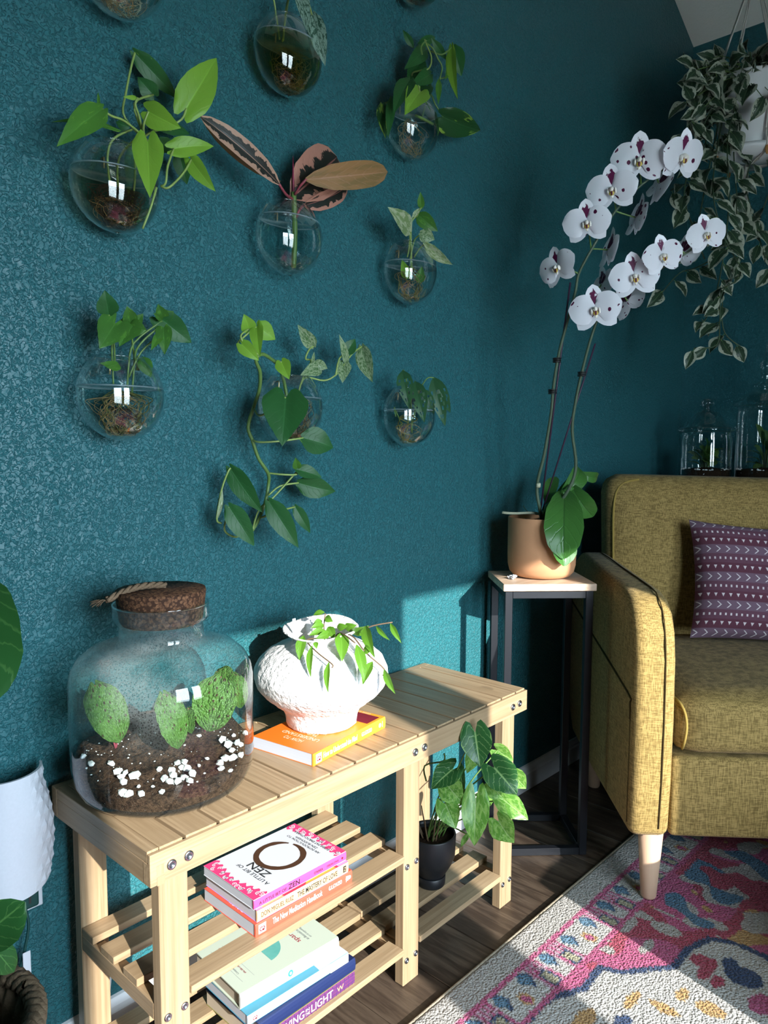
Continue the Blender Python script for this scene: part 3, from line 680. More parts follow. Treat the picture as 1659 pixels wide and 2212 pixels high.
# ---------------------------------------------------------------- bench
BTH, BO = 0.013, Vector((0.0, -0.320, 0.0))
def B(verts): return xf(verts, BTH, BO)
def bpt(x, y, z): return B([(x, y, z)])[0]
BL_, BD, BH, BT = 0.940, 0.300, 0.500, 0.048       # length, depth, height, apron
bench = thing('bench', 'light bamboo slatted bench with shelves against the teal wall', 'bench', bpt(0.47, 0.15, 0))
def bpart(name, g, mat, parent=None): return mk(name, B(g[0]), g[1], mat, parent or bench)
RW = 0.018
fr_ = bpart('apron', prism([(0, BH-BT), (RW, BH-BT), (RW, BH-0.0165), (0.0062, BH-0.0165), (0.0062, BH-0.0026), (0, BH-0.0026)], 0, BL_, axis=0, bev=0.0006, seg=1), 'bamboo_x')
br_ = bpart('apron', box(0, BL_, BD-RW, BD, BH-BT, BH, 0.0012), 'bamboo_x')
for x0, x1 in ((0.0, RW), (BL_-RW, BL_)): bpart('end_rail', box(x0+0.0003, x1-0.0003, 0.0074, BD-RW, BH-0.0160, BH+0.0002, 0.0006), 'bamboo_y')
for z0, z1 in ((0.470, 0.478), (0.455, 0.462)):    # finger joint end grain on the corner
    bpart('joint_plug', box(0.010, 0.022, -0.0004, 0.001, z0-0.004, z1+0.001), 'bamboo_z', fr_)
for x0, x1 in ((0.0, RW), (BL_-RW, BL_)): bpart('end_rail', box(x0+0.0003, x1-0.0003, RW, BD-RW, BH-BT, BH-0.0162, 0.0006), 'bamboo_y')
edges = [0.018]+[0.057+0.05633*i for i in range(16)]+[BL_-0.018]
for i in range(len(edges)-1):
    a, b_ = edges[i], edges[i+1]
    if b_-a < 0.012: continue
    bpart('seat_slat', box(a+(0.0003 if i == 0 else 0.0028), b_-(0.0028 if i < len(edges)-2 else 0.0003), 0.0063, BD-RW, BH-0.016, BH+0.0006, 0.0005), 'bamboo_y')
LEG = 0.046
legx = [0.023, 0.539, 0.872]
bolt_geo_c = {}
def bolt(p, n, r, parent):
    """countersunk steel hex bolt: disc, recess, hex socket"""
    n = Vector(n).normalized(); a = n.orthogonal().normalized(); c = n.cross(a); v, f = [], []
    rings = [(1.0, 0.0), (1.0, 0.25), (0.82, 0.38), (0.46, 0.40), (0.40, 0.18), (0.0, 0.16)]
    for (q, h) in rings:
        for k in range(14): t_ = 2*PI*k/14; v.append(Vector(p)+n*(h*r)+(a*math.cos(t_)+c*math.sin(t_))*(q*r))
    for i in range(len(rings)-1):
        for k in range(14): f.append((i*14+k, i*14+(k+1) % 14, (i+1)*14+(k+1) % 14, (i+1)*14+k))
    mats = ['steel', 'steel_dark']; return mk('bolt', v, f, None, parent, True, mats=mats, fmat=[0 if q < 14*3 else 1 for q in range(len(f))])
NRM = B([(0, -1, 0)])[0]-B([(0, 0, 0)])[0]
for x in legx:
    lg = bpart('leg', box(x, x+LEG, RW+0.0003, RW+0.0223, 0, BH-0.0165, 0.0015), 'bamboo_z')
    bpart('leg', box(x, x+LEG, BD-RW-0.0223, BD-RW-0.0003, 0, BH-0.0165, 0.0015), 'bamboo_z')
    for dx, dz in ((0.009, 0), (0.036, 0.0015)):
        bolt(bpt(x+dx, -0.0002, 0.473+dz), NRM, 0.0075, fr_)
        for zz in ((0.240, 0.050) if x < 0.8 else (0.055,)): bolt(bpt(x+dx, RW, zz+dz), NRM, 0.006, lg)
# shelves: cleats across the depth, four slats along the length on top
def shelf(x0, x1, ztop, lcut, rcut):
    for cx in (x0, x1-0.020):
        bpart('cleat', box(cx, cx+0.020, RW+0.0226, BD-RW-0.0226, ztop-0.034, ztop-0.0085, 0.001), 'bamboo_y')
    for i, (w0, w1) in enumerate(((0.0150, 0.056), (0.086, 0.127), (0.155, 0.197), (0.222, 0.2590))):
        a, b_ = (lcut, rcut) if i == 0 else (x0, x1)       # the front slat sits between the legs
        bpart('shelf_slat', box(a, b_, w0, w1, ztop-0.0082, ztop+0.004, 0.001), 'bamboo_x')
shelf(0.0232, 0.5610, 0.262, 0.0695, 0.5385)
shelf(0.0232, 0.5610, 0.074, 0.0695, 0.5385)
shelf(0.5630, 0.9178, 0.077, 0.5855, 0.8715)
# ---------------------------------------------------------------- books
class Book:
    """local axes: X along the spine from the head, Y from the spine to the fore edge, Z up"""
    def __init__(s, label, L, Wd, T, org, rot, cover, spine, pages='page_edges', back=None, hard=0.0, ct=0.0008):
        s.L, s.W, s.T, s.rot, s.org = L, Wd, T, rot, Vector(org)
        s.t = thing('book', label, 'book', s.org)
        h = hard; c = ct if not hard else 0.0022
        s.c = c; s.h = h
        g = box(-h, L+h, 0.0, Wd+h, T-c, T, 0.0002); s.cover = s.part('front_cover', g, cover)
        g = box(-h, L+h, 0.0, Wd+h, 0, c, 0.0002); s.part('back_cover', g, back or cover)
        n = 5; poly = []
        for i in range(n+1):
            a = -PI/2+PI*i/n; poly.append((0.0004-(0.0016 if not hard else 0.003)*math.cos(a), T/2+T/2*math.sin(a)))
        poly = [(0.0022, 0.0001)]+[(p[0], min(T-0.0001, max(0.0001, p[1]))) for p in poly]+[(0.0022, T-0.0001)]
        s.yo = min(p[0] for p in poly)
        s.spine = s.part('spine', prism([(p[0], p[1]) for p in poly], -h+0.0001, L+h-0.0001, axis=0), spine)
        s.pages = s.part('pages', box(0.0008, L-0.0008, 0.0024, Wd-0.0006, c+0.0001, T-c-0.0001), pages)
    def w(s, v): return xf(v, s.rot, s.org)
    def d(s, v): return xf([v], s.rot)[0]
    def part(s, name, g, mat, parent=None): return mk(name, s.w(g[0]), g[1], mat, parent or s.t)
    def spine_text(s, txt, x, w, z, h, mat, **k):      # x, w along the spine; z, h as fractions of thickness
        o = s.w([(x, s.yo, s.T*z)])[0]; return lettering(txt, o, s.d((1, 0, 0)), (0, 0, 1), w, s.T*h, mat, s.spine, **k)
    def cover_text(s, txt, x, y, w, h, mat, **k):      # baseline at x, runs along +Y from y
        o = s.w([(x, y, s.T)])[0]; return lettering(txt, o, s.d((0, 1, 0)), s.d((-1, 0, 0)), w, h, mat, s.cover, **k)
    def cover_patch(s, pts, mat, name='print', lift=0.0002): return mk(name, s.w([(p[0], p[1], s.T+lift) for p in pts]), [tuple(range(len(pts)))], mat, s.cover)
    def spine_patch(s, x0, x1, z0, z1, mat, name='print', lift=0.0002):
        return mk(name, s.w([(x0, s.yo-lift, s.T*z0), (x1, s.yo-lift, s.T*z0), (x1, s.yo-lift, s.T*z1), (x0, s.yo-lift, s.T*z1)]), [(0, 1, 2, 3)], mat, s.spine)
    def ring(s, cx, cy, r0, r1, a0, a1, mat, n=24, lift=0.0003, wob=0.0, name='print', seed=0):
        v, f = [], []
        for i in range(n+1):
            a = a0+(a1-a0)*i/n; q = 1+wob*math.sin(a*7+seed)+wob*0.6*math.sin(a*17); e = 1-0.65*max(0, abs(i/n-0.5)*2-0.8)/0.2*(1 if wob else 0)
            rm = (r0+r1)/2; hw = (r1-r0)/2*e*q
            v.append((cx+(rm-hw)*math.cos(a), cy+(rm-hw)*math.sin(a), s.T+lift)); v.append((cx+(rm+hw)*math.cos(a), cy+(rm+hw)*math.sin(a), s.T+lift))
        for i in range(n): f.append((2*i, 2*i+1, 2*i+3, 2*i+2))
        return mk(name, s.w(v), f, mat, s.cover)
def monogram(bk, x, z0, z1):                            # small square publisher's mark with a red-brown bird-like glyph
    T = bk.T; w = T*(z1-z0)*0.95; bk.spine_patch(x, x+w, z0, z1, 'ink_white')
    v, f = [], []
    def arc(cx, cz, r0, r1, a0, a1, n=8):
        b0 = len(v)
        for i in range(n+1):
            a = a0+(a1-a0)*i/n
            for r in (r0, r1): v.append((x+w*(cx+r*math.cos(a)), bk.yo-0.0005, T*z0+w*(cz+r*math.sin(a))))
        for i in range(n): f.append((b0+2*i, b0+2*i+1, b0+2*i+3, b0+2*i+2))
    arc(0.38, 0.48, 0.16, 0.27, 0.6, 5.6); arc(0.62, 0.52, 0.10, 0.22, -2.6, 1.6); arc(0.66, 0.30, 0.0, 0.12, 0, 6.2)
    mk('emblem', bk.w(v), f, 'wine', bk.spine)
ZT = 0.2662                                             # top of the upper shelf slats
bk = Book('coral-red paperback, lowest book on the upper shelf of the bench', 0.214, 0.143, 0.0215, (0.198, -0.283, ZT), 0.002, 'coral', 'coral')
monogram(bk, 0.006, 0.14, 0.86)
bk.spine_text('The New Meditation Handbook', 0.034, 0.108, 0.30, 0.50, 'ink_white', bold=0.005)
bk.spine_text('G.K.GYATSO', 0.157, 0.031, 0.36, 0.34, 'ink_white', bold=0.008)
bk.spine_patch(0.1985, 0.1995, 0.25, 0.75, 'ink_white')
for k, (rx, cx) in enumerate(((0.0045, 0.202), (0.0035, 0.207))):
    bk_v = [(cx+rx*math.cos(a*PI/6), bk.yo-0.0003, bk.T*0.52+rx*math.sin(a*PI/6)) for a in range(12)]
    mk('emblem', bk.w(bk_v), [tuple(range(12))], 'ink_white', bk.spine)
bk.cover_text('THE NEW', 0.0110, 0.040, 0.038, 0.006, 'ink_white')
bk = Book('peach-spined paperback with purple and orange cover, middle book on the upper bench shelf', 0.199, 0.146, 0.0200, (0.203, -0.281, ZT+0.0217), -0.012, 'crimson', 'peach', back='lilac')
bk.cover_patch([(0, 0), (0.012, 0), (0.012, 0.146), (0, 0.146)], 'lilac'); bk.cover_patch([(0.012, 0), (0.055, 0), (0.045, 0.03), (0.012, 0.02)], 'gold'); bk.cover_patch([(0.10, 0), (0.17, 0), (0.165, 0.02), (0.12, 0.014)], 'amber'); bk.cover_patch([(0.176, 0), (0.199, 0), (0.199, 0.146), (0.176, 0.146)], 'lilac')
bk.spine_text('DON MIGUEL RUIZ', 0.008, 0.066, 0.30, 0.40, 'ink_brown'); bk.spine_text('THE MASTERY OF LOVE', 0.082, 0.090, 0.28, 0.46, 'ink_black', bold=0.005)
bk.spine_patch(0.186, 0.193, 0.22, 0.78, 'ink_black'); bk.spine_text('Z', 0.1872, 0.0045, 0.34, 0.34, 'peach', lift=0.0008)
bk = Book('white and pink paperback with a brown brushed circle on the upper bench shelf', 0.202, 0.142, 0.0165, (0.200, -0.277, ZT+0.0219+0.0202), -0.004, 'cover_white', 'pink')
bk.spine_text('A LITTLE BIT OF', 0.010, 0.056, 0.30, 0.30, 'ink_black'); bk.spine_text('ZEN', 0.070, 0.024, 0.24, 0.52, 'ink_black', bold=0.008); bk.spine_text("O'HARA", 0.126, 0.020, 0.34, 0.30, 'ink_black', bold=0.006); bk.spine_text('STERLING ETHOS', 0.155, 0.028, 0.36, 0.22, 'wine')
sp_ = [(0.192+0.0022*math.cos(a*PI/5), bk.yo-0.0003, bk.T*0.48+0.0022*math.sin(a*PI/5)) for a in range(10)]; mk('emblem', bk.w(sp_), [tuple(range(10))], 'wine', bk.spine)
bk.ring(0.112, 0.074, 0.036, 0.0465, 0.5, 0.5+2*PI*0.965, 'ink_brown', n=60, wob=0.05)
bk.cover_text('A LITTLE BIT OF', 0.047, 0.018, 0.085, 0.0075, 'ink_black'); bk.cover_text('ZEN', 0.066, 0.037, 0.052, 0.0155, 'ink_black'); bk.cover_text('ZEN', 0.0672, 0.0382, 0.052, 0.0155, 'ink_grey', lift=0.0003)
bk.cover_text('AN INTRODUCTION TO', 0.1665, 0.028, 0.088, 0.0052, 'ink_black'); bk.cover_text('ZEN BUDDHISM', 0.1745, 0.043, 0.058, 0.0052, 'ink_black'); bk.cover_text("ROSHI PAT ENKYO O'HARA", 0.1855, 0.024, 0.094, 0.0058, 'ink_black', bold=0.008)
rnd = random.Random(5)
def curlband(x0, x1, depth, n, flip):                   # pink cloud border with white curls
    pts = []
    for i in range(n*4+1):
        y = 0.142*i/(n*4); e = min(y, 0.142-y)/0.142
        pts.append((x0+flip*(depth*(1.35-1.5*e)+0.004*math.sin(i*1.7)), y))
    bk.cover_patch([(x0, 0.142), (x0, 0.0)]+pts if flip > 0 else [(x0, 0.0), (x0, 0.142)]+pts[::-1], 'pink_deep')
    for i in range(n):
        y = 0.142*(i+0.5)/n; e = min(y, 0.142-y)/0.142; dd = depth*(1.35-1.5*e)
        for q in range(2):
            r = rnd.uniform(0.0035, 0.0055); cx = x0+flip*dd*rnd.uniform(0.25, 0.8); cy = y+rnd.uniform(-0.004, 0.004); a = rnd.uniform(0, 6)
            bk.ring(cx, cy, r*0.62, r, a, a+4.4, 'cover_white', n=9, lift=0.0004); bk.ring(cx, cy, 0, r*0.35, 0, 6.28, 'cover_white', n=6, lift=0.0004)
curlband(0.0, 0.02, 0.020, 9, 1); curlband(0.202, 0.18, 0.017, 9, -1)
# lower stack
ZL = 0.0782
bk = Book('plum softcover with gold lettering, lowest book on the bottom shelf of the bench', 0.212, 0.150, 0.0245, (0.197, -0.293, ZL), 0.004, 'olive', 'plum', 'page_edges_tan')
bk.spine_text('LIVING', 0.040, 0.052, 0.22, 0.56, 'ink_cream', bold=0.008); bk.spine_text('IN', 0.0955, 0.008, 0.52, 0.22, 'ink_cream'); bk.spine_text('THE', 0.0945, 0.010, 0.24, 0.20, 'ink_cream'); bk.spine_text('LIGHT', 0.108, 0.050, 0.22, 0.56, 'ink_cream', bold=0.008); bk.spine_text('W', 0.168, 0.016, 0.30, 0.36, 'gold')
for i in range(22): bk.spine_patch(0.004+i*0.0096, 0.0046+i*0.0096, 0.04, 0.96, 'purple', lift=0.0001)
for z in (0.25, 0.5, 0.75): bk.spine_patch(0.0, 0.212, z, z+0.03, 'purple', lift=0.00012)
for i in range(12): bk.cover_patch([(0.09+i*0.010, 0.001), (0.096+i*0.010, 0.001), (0.096+i*0.010, 0.004), (0.09+i*0.010, 0.004)], 'ink_black')
bk = Book('navy cloth hardback without lettering between two paler books on the bottom shelf', 0.208, 0.146, 0.0235, (0.199, -0.292, ZL+0.0251), 0.0, 'navy', 'navy', 'page_edges', hard=0.003)
bk = Book('pale blue and white paperback with teal cover edge on the bottom bench shelf', 0.214, 0.142, 0.0180, (0.180, -0.284, ZL+0.0488), -0.035, 'blue_teal', 'sky')
monogram(bk, 0.008, 0.14, 0.86); bk.spine_text('How to Solve Our Human Problems', 0.030, 0.120, 0.34, 0.44, 'ink_grey'); bk.spine_patch(0.172, 0.214, 0.02, 0.98, 'sage_light', lift=0.0001)
bk.cover_patch([(0.0, 0.0), (0.148, 0.0), (0.158, 0.142), (0.0, 0.142)], 'blue_teal'); bk.cover_patch([(0.148, 0.0), (0.214, 0.0), (0.214, 0.142), (0.158, 0.142)], 'cover_white')
bk = Book('sage green hardback with a teal watercolour bowl, top of the stack on the bottom shelf', 0.200, 0.140, 0.0265, (0.182, -0.265, ZL+0.0671), -0.055, 'sage', 'sage_light', 'page_edges_tan', hard=0.0025)
bk.spine_text('kondo', 0.010, 0.020, 0.30, 0.34, 'ink_grey', shear=0.2); bk.spine_text('spark joy', 0.050, 0.034, 0.30, 0.44, 'ink_grey', shear=0.15)
g_ = [(0.096+0.0052*math.cos(a*PI/8), bk.yo-0.0004, bk.T*0.5+0.0058*math.sin(a*PI/8)) for a in range(16)]; mk('emblem', bk.w(g_), [tuple(range(16))], 'ink_teal', bk.spine)
g_ = [(0.096+0.0024*math.cos(a*PI/8), bk.yo-0.0007, bk.T*0.5+0.0028*math.sin(a*PI/8)) for a in range(16)]; mk('emblem', bk.w(g_), [tuple(range(16))], 'sage', bk.spine)
bk.spine_text('TEN', 0.184, 0.009, 0.52, 0.2, 'ink_grey'); bk.spine_text('SPEED', 0.183, 0.011, 0.3, 0.16, 'ink_grey')
bk.spine_text('the art of organizing', 0.108, 0.044, 0.36, 0.2, 'sage')
v_ = [(0.096+0.034*math.cos(PI/2+PI*i/20*1.0-PI/2), 0.070+0.046*math.sin(2*PI*i/40)*1.0) for i in range(21)]
bowl = [(0.080+0.040*math.sin(PI*i/20), 0.075-0.045*math.cos(PI*i/20)) for i in range(21)]
bk.cover_patch(bowl, 'teal_wash', lift=0.0004)
bk.cover_text('spark joy', 0.151, 0.036, 0.062, 0.013, 'ink_red'); bk.cover_text('an illustrated master class on the', 0.162, 0.030, 0.074, 0.0055, 'ink_grey', shear=0.2); bk.cover_text('art of organizing and tidying up', 0.170, 0.032, 0.066, 0.0055, 'ink_grey', shear=0.2)
bk.cover_text('Companion to the #1 bestseller', 0.024, 0.040, 0.070, 0.005, 'ink_grey'); bk.cover_text('the life-changing magic of tidying up', 0.034, 0.034, 0.084, 0.005, 'ink_red', shear=0.2)
for xx in (0.016, 0.0385): bk.cover_patch([(xx, 0.02), (xx+0.0005, 0.02), (xx+0.0005, 0.12), (xx, 0.12)], 'ink_grey')
# the orange book under the vase
bk = Book('orange paperback lying on the bench top underneath the white vase', 0.216, 0.140, 0.0225, (0.331, -0.272, 0.5008), 0.155, 'orange_cover', 'amber')
ORANGE = bk
monogram(bk, 0.006, 0.14, 0.86)
bk.spine_text('How to Understand the Mind', 0.026, 0.098, 0.30, 0.46, 'ink_white', bold=0.005); bk.spine_text('G.K.GYATSO', 0.138, 0.032, 0.36, 0.34, 'ink_white', bold=0.008); bk.spine_patch(0.205, 0.206, 0.25, 0.75, 'ink_white')
for r0, r1 in ((0.0, 0.0016), (0.0026, 0.0042)):
    vv_, ff_ = [], []
    for i in range(17):
        a = 2*PI*i/16
        for r in (r0, r1): vv_.append((0.197+r*math.cos(a), bk.yo-0.0004, bk.T*0.5+r*math.sin(a)))
    for i in range(16): ff_.append((2*i, 2*i+1, 2*i+3, 2*i+2))
    mk('emblem', bk.w(vv_), ff_, 'ink_white', bk.spine)
bk.cover_text('HOW TO', 0.036, 0.050, 0.042, 0.011, 'ink_cream'); bk.cover_text('UNDERSTAND', 0.054, 0.028, 0.084, 0.011, 'ink_cream'); bk.cover_text('THE MIND', 0.072, 0.044, 0.056, 0.011, 'ink_cream'); bk.cover_text('THE NATURE AND POWER OF YOUR MIND', 0.082, 0.034, 0.074, 0.005, 'ink_cream')
bk.cover_patch([(0.165, 0.006), (0.206, 0.006), (0.206, 0.134), (0.165, 0.134)], 'wine'); bk.cover_text('GESHE KELSANG GYATSO', 0.213, 0.03, 0.08, 0.006, 'ink_cream')
# ---------------------------------------------------------------- big terrarium jar
JC = (0.1225, -0.1515); JZ = BH+0.0008; JR = 0.1405
jar = thing('terrarium_jar', 'large misted glass terrarium jar with a cork stopper on the bench', 'jar', (JC[0], JC[1], JZ))
outer = [(0.0, 0.0), (0.098, 0.0), (0.118, 0.004), (0.131, 0.016), (0.138, 0.034), (JR, 0.060), (JR, 0.120), (JR, 0.178), (0.137, 0.196), (0.128, 0.213), (0.112, 0.226), (0.090, 0.234), (0.074, 0.2365), (0.0665, 0.239), (0.0645, 0.246), (0.0645, 0.262), (0.067, 0.268), (0.0725, 0.273), (0.0735, 0.278), (0.0735, 0.296)]
prof = [(r, JZ+z) for r, z in outer]
v, f = lathe(prof, JC, 72); g_jar = mk('glass_body', v, f, 'glass_misted', jar, True)
v, f = lathe([(0.0735, JZ+0.2955), (0.0745, JZ+0.2975), (0.0730, JZ+0.2985), (0.0715, JZ+0.2970)], JC, 64, closed=True); mk('glass_rim', v, f, 'glass_jar', jar, True)
# cork stopper, slightly proud of the rim
v, f = lathe([(0.0, JZ+0.266), (0.0600, JZ+0.266), (0.0635, JZ+0.272), (0.0690, JZ+0.3150), (0.0680, JZ+0.3190), (0.0, JZ+0.3195)], JC, 64)
stop = thing('cork_stopper', 'brown cork stopper with a twine pull in the terrarium jar neck', 'stopper', (JC[0], JC[1], JZ+0.266))
mk('cork', v, f, 'cork', stop, True)
b = MB(); zt = JZ+0.3235
p0 = Vector((JC[0]+0.008, JC[1]+0.0, zt)); pe = Vector((JC[0]-0.085, JC[1]+0.010, zt-0.012))
for k in range(3):
    pts = []
    for i in range(15):
        t = i/14; p = p0.lerp(pe, t); a = t*16+k*2.1; p.z += 0.004*math.sin(PI*t)*2
        pts.append(p+Vector((0, math.cos(a)*0.0035, math.sin(a)*0.0028)))
    b.add(*tube(pts, 0.0030, 6, 2))
mk('twine', b.v, b.f, 'twine', stop, True)
b = MB(); rnd = random.Random(2)
for k in range(14):
    q = pe+Vector((-rnd.uniform(0.008, 0.022), rnd.uniform(-0.008, 0.008), -rnd.uniform(0.0, 0.010))); b.add(*tube([pe, (pe+q)/2+Vector((0, 0, 0.002)), q], 0.0006, 4, 2))
mk('frayed_end', b.v, b.f, 'twine', stop, True)
# soil mound inside the jar
def soil_h(x, y):                                       # local coords from the jar axis
    # high towards the back, dipping at the front
    back = 0.55*x+0.83*y
    return 0.060+0.26*back*0.5+0.010*noise.noise(Vector((x*30, y*30, 2)))+0.006*noise.noise(Vector((x*90, y*90, 5)))+0.030*math.exp(-((x-0.03)**2+(y-0.045)**2)/0.0022)
def inner_r(z):
    pr = [(0.0, 0.0)]+[(r-0.004, z_) for r, z_ in outer[1:]]
    for (r0, z0), (r1, z1) in zip(outer, outer[1:]):
        if z0 <= z <= z1 and z1 > z0: return r0+(r1-r0)*(z-z0)/(z1-z0)-0.003
    return JR-0.003
vv, ff = [], []; NS, NR = 64, 26
for j in range(NR+1):
    q = j/NR
    for i in range(NS):
        a = 2*PI*i/NS; r = q*(JR-0.004); x, y = r*math.cos(a), r*math.sin(a); h = max(0.022, soil_h(x, y)); rr = min(r, inner_r(h)*q)
        vv.append((JC[0]+rr*math.cos(a), JC[1]+rr*math.sin(a), JZ+h))
for j in range(NR):
    for i in range(NS): k = (i+1) % NS; ff.append((j*NS+i, j*NS+k, (j+1)*NS+k, (j+1)*NS+i))
top0 = NR*NS; n0 = len(vv); NB_ = 8; fm = [0]*len(ff)
for j in range(1, NB_+1):                                # the side against the glass
    for i in range(NS):
        a = 2*PI*i/NS; zt_ = vv[top0+i][2]-JZ; z = zt_*(1-j/NB_)+0.006*(j/NB_); r = inner_r(z); vv.append((JC[0]+r*math.cos(a), JC[1]+r*math.sin(a), JZ+z))
for j in range(NB_):
    for i in range(NS):
        k = (i+1) % NS; a0 = top0 if j == 0 else n0+(j-1)*NS; b0 = n0+j*NS
        ff.append((a0+i, a0+k, b0+k, b0+i)); fm.append(1 if j >= NB_-3 else 0)
soil = mk('terrarium_soil', vv, ff, None, None, True, mats=['coco_soil', 'char_soil'], fmat=fm)
tag(soil, 'dark brown soil mound inside the large terrarium jar', 'soil')
# white pebbles on the soil and against the glass
rnd = random.Random(12); npeb = 0
def jar_ray_soil(u, v_):
    """point of the soil surface seen at a pixel, clamped inside the glass"""
    r = ray(u, v_); t = 0.8
    for i in range(900):
        p = CAM+r*t; x, y = p.x-JC[0], p.y-JC[1]; h = p.z-JZ
        if 0 < h < 0.24 and math.hypot(x, y) < inner_r(h)-0.004 and h < max(0.022, soil_h(x, y))+0.002: return p
        t += 0.0008
    return None
PEB = [(197, 1652, 9), (241, 1652, 9), (256, 1668, 10), (262, 1680, 8), (270, 1672, 8), (291, 1676, 11), (266, 1691, 9), (385, 1650, 10), (398, 1648, 9), (392, 1660, 9), (404, 1662, 10), (416, 1672, 10), (374, 1678, 11), (366, 1690, 10), (384, 1690, 10), (398, 1682, 9), (410, 1688, 9), (372, 1665, 9), (355, 1683, 10), (344, 1663, 8), (480, 1600, 10), (494, 1610, 11), (512, 1606, 9), (500, 1622, 8), (488, 1640, 10), (476, 1650, 10), (505, 1640, 11), (520, 1632, 8), (478, 1662, 9), (525, 1570, 10), (530, 1585, 8), (515, 1562, 7), (430, 1590, 5), (300, 1540, 5), (330, 1528, 4), (262, 1716, 10), (275, 1720, 10), (305, 1716, 8), (350, 1712, 7), (180, 1636, 8), (300, 1700, 5), (330, 1700, 4), (500, 1668, 7), (512, 1660, 6), (448, 1640, 5), (430, 1655, 5), (520, 1610, 7), (505, 1590, 6)]
pe_bl = []
for k, (u, v_, r) in enumerate(PEB):
    p = jar_ray_soil(u, v_)
    if p is None: continue
    rad = r/1330*1.0; d = math.hypot(p.x-JC[0], p.y-JC[1]); lim = inner_r(p.z-JZ)-rad*1.2
    if d > lim: p = Vector((JC[0]+(p.x-JC[0])*lim/d, JC[1]+(p.y-JC[1])*lim/d, p.z))
    vv_, ff_ = pebble(p+Vector((0, 0, rad*0.25)), rad, k)
    o = mk('pebble', vv_, ff_, 'pebble_white'); tag(o, 'small white pebble on the shaded soil below the dark begonia in the jar' if u < 320 else 'small white pebble in the heap below the grey-green begonia in the jar' if u < 435 else 'small white pebble on the sunny soil below the lime begonia in the jar', 'pebble', 'white pebbles in the terrarium jar')
bm_ = MB()
for k in range(130):
    a = rnd.uniform(0, 6.28); r = math.sqrt(rnd.random())*0.128; x, y = r*math.cos(a), r*math.sin(a); bm_.add(*pebble((JC[0]+x, JC[1]+y, JZ+max(0.022, soil_h(x, y))), rnd.uniform(0.0008, 0.0020), k))
pl = bm_.build('perlite', 'pebble_white', soil); pl['kind'] = 'stuff'
# rex-type begonia leaves in the jar
def begonia(label, leaves, base_px):
    pts = [jar_ray_soil(*base_px) or Vector((JC[0], JC[1], JZ+0.07))]
    t = thing('begonia', label, 'plant', pts[0])
    for (bu, bv, tu, tv, w, dep, mat, roll) in leaves:
        b0 = atdep(bu, bv, dep); t0 = atdep(tu, tv, dep-0.015)
        leaf(t, b0, t0, w/1330, mat, 'round', roll, rough=0.06, nu=12, nv=4, fold=0.12, arch=0.08, seed=int(bu))
        stem(t, [pts[0]-Vector((0, 0, 0.006)), (pts[0]+b0)/2+Vector((0.004, 0, -0.004)), b0], 0.0016, 'stem_red', 'petiole')
    return t
DJ = depth_of((JC[0], JC[1], JZ+0.1))
begonia('dark puckered begonia in shade at the wall side of the terrarium jar', [(205, 1480, 258, 1605, 78, DJ-0.045, 'begonia_leaf', -10), (255, 1500, 275, 1575, 36, DJ-0.03, 'begonia_leaf', 30)], (250, 1612))
begonia('grey-green bumpy begonia leaf with a lime sprig in the jar centre', [(352, 1500, 385, 1618, 66, DJ-0.055, 'begonia_leaf', -25), (408, 1530, 414, 1585, 26, DJ-0.04, 'begonia_leaf', 20)], (380, 1610))
begonia('bright lime begonia with brown spots on the sunny side of the jar', [(478, 1462, 450, 1580, 92, DJ-0.020, 'begonia_leaf', 10), (505, 1456, 520, 1530, 44, DJ+0.005, 'begonia_leaf', -20), (470, 1450, 500, 1480, 50, DJ+0.01, 'begonia_leaf', 0)], (440, 1575))

# ---------------------------------------------------------------- white vase on the orange book
VC = (0.4400, -0.1720); VZ = 0.5008+0.0228
def wob(p, a, r, z):
    k = z-VZ
    if k > 0.150:                                        # uneven flared lip, higher on the wall side
        s_ = (k-0.150)/0.03; p.z += 0.005*s_*math.sin(a+0.6)+0.002*s_*math.sin(3*a); rr = 1+0.06*s_*math.sin(2*a+1)
        p.x = VC[0]+(p.x-VC[0])*rr; p.y = VC[1]+(p.y-VC[1])*rr
    n = noise.noise(Vector((p.x*55, p.y*55, p.z*55)))*0.0016+noise.noise(Vector((p.x*150, p.y*150, p.z*150)))*0.0007
    d = Vector((math.cos(a), math.sin(a), 0)); return p+d*n
vp = [(0.0, 0.0), (0.062, 0.0), (0.0655, 0.003), (0.066, 0.010), (0.068, 0.022), (0.074, 0.034), (0.090, 0.046), (0.107, 0.060), (0.120, 0.076), (0.1255, 0.094), (0.1245, 0.110), (0.117, 0.128), (0.102, 0.144), (0.082, 0.157), (0.064, 0.165), (0.054, 0.170), (0.0535, 0.175), (0.060, 0.183), (0.071, 0.191), (0.0735, 0.194), (0.071, 0.196), (0.062, 0.192), (0.052, 0.184), (0.048, 0.176), (0.048, 0.150)]
vp = [(r, z if z < 0.094 else 0.094+(z-0.094)*0.88) for r, z in vp]
vs2 = []
for (r0, z0), (r1, z1) in zip(vp, vp[1:]):
    k = 3 if abs(r1-r0)+abs(z1-z0) > 0.012 else 1
    for q in range(k): vs2.append((r0+(r1-r0)*q/k, VZ+z0+(z1-z0)*q/k))
vs2.append((vp[-1][0], VZ+vp[-1][1]))
vase = thing('vase', 'rough white plaster vase with a wide belly on an orange book', 'vase', (VC[0], VC[1], VZ))
v, f = lathe(vs2, VC, 96, wob); mk('body', v, f, 'plaster_white', vase, True)
v, f = lathe([(0.0, VZ+0.148), (0.047, VZ+0.146)], VC, 32); mk('potting_soil', v, f, 'soil', vase, True)
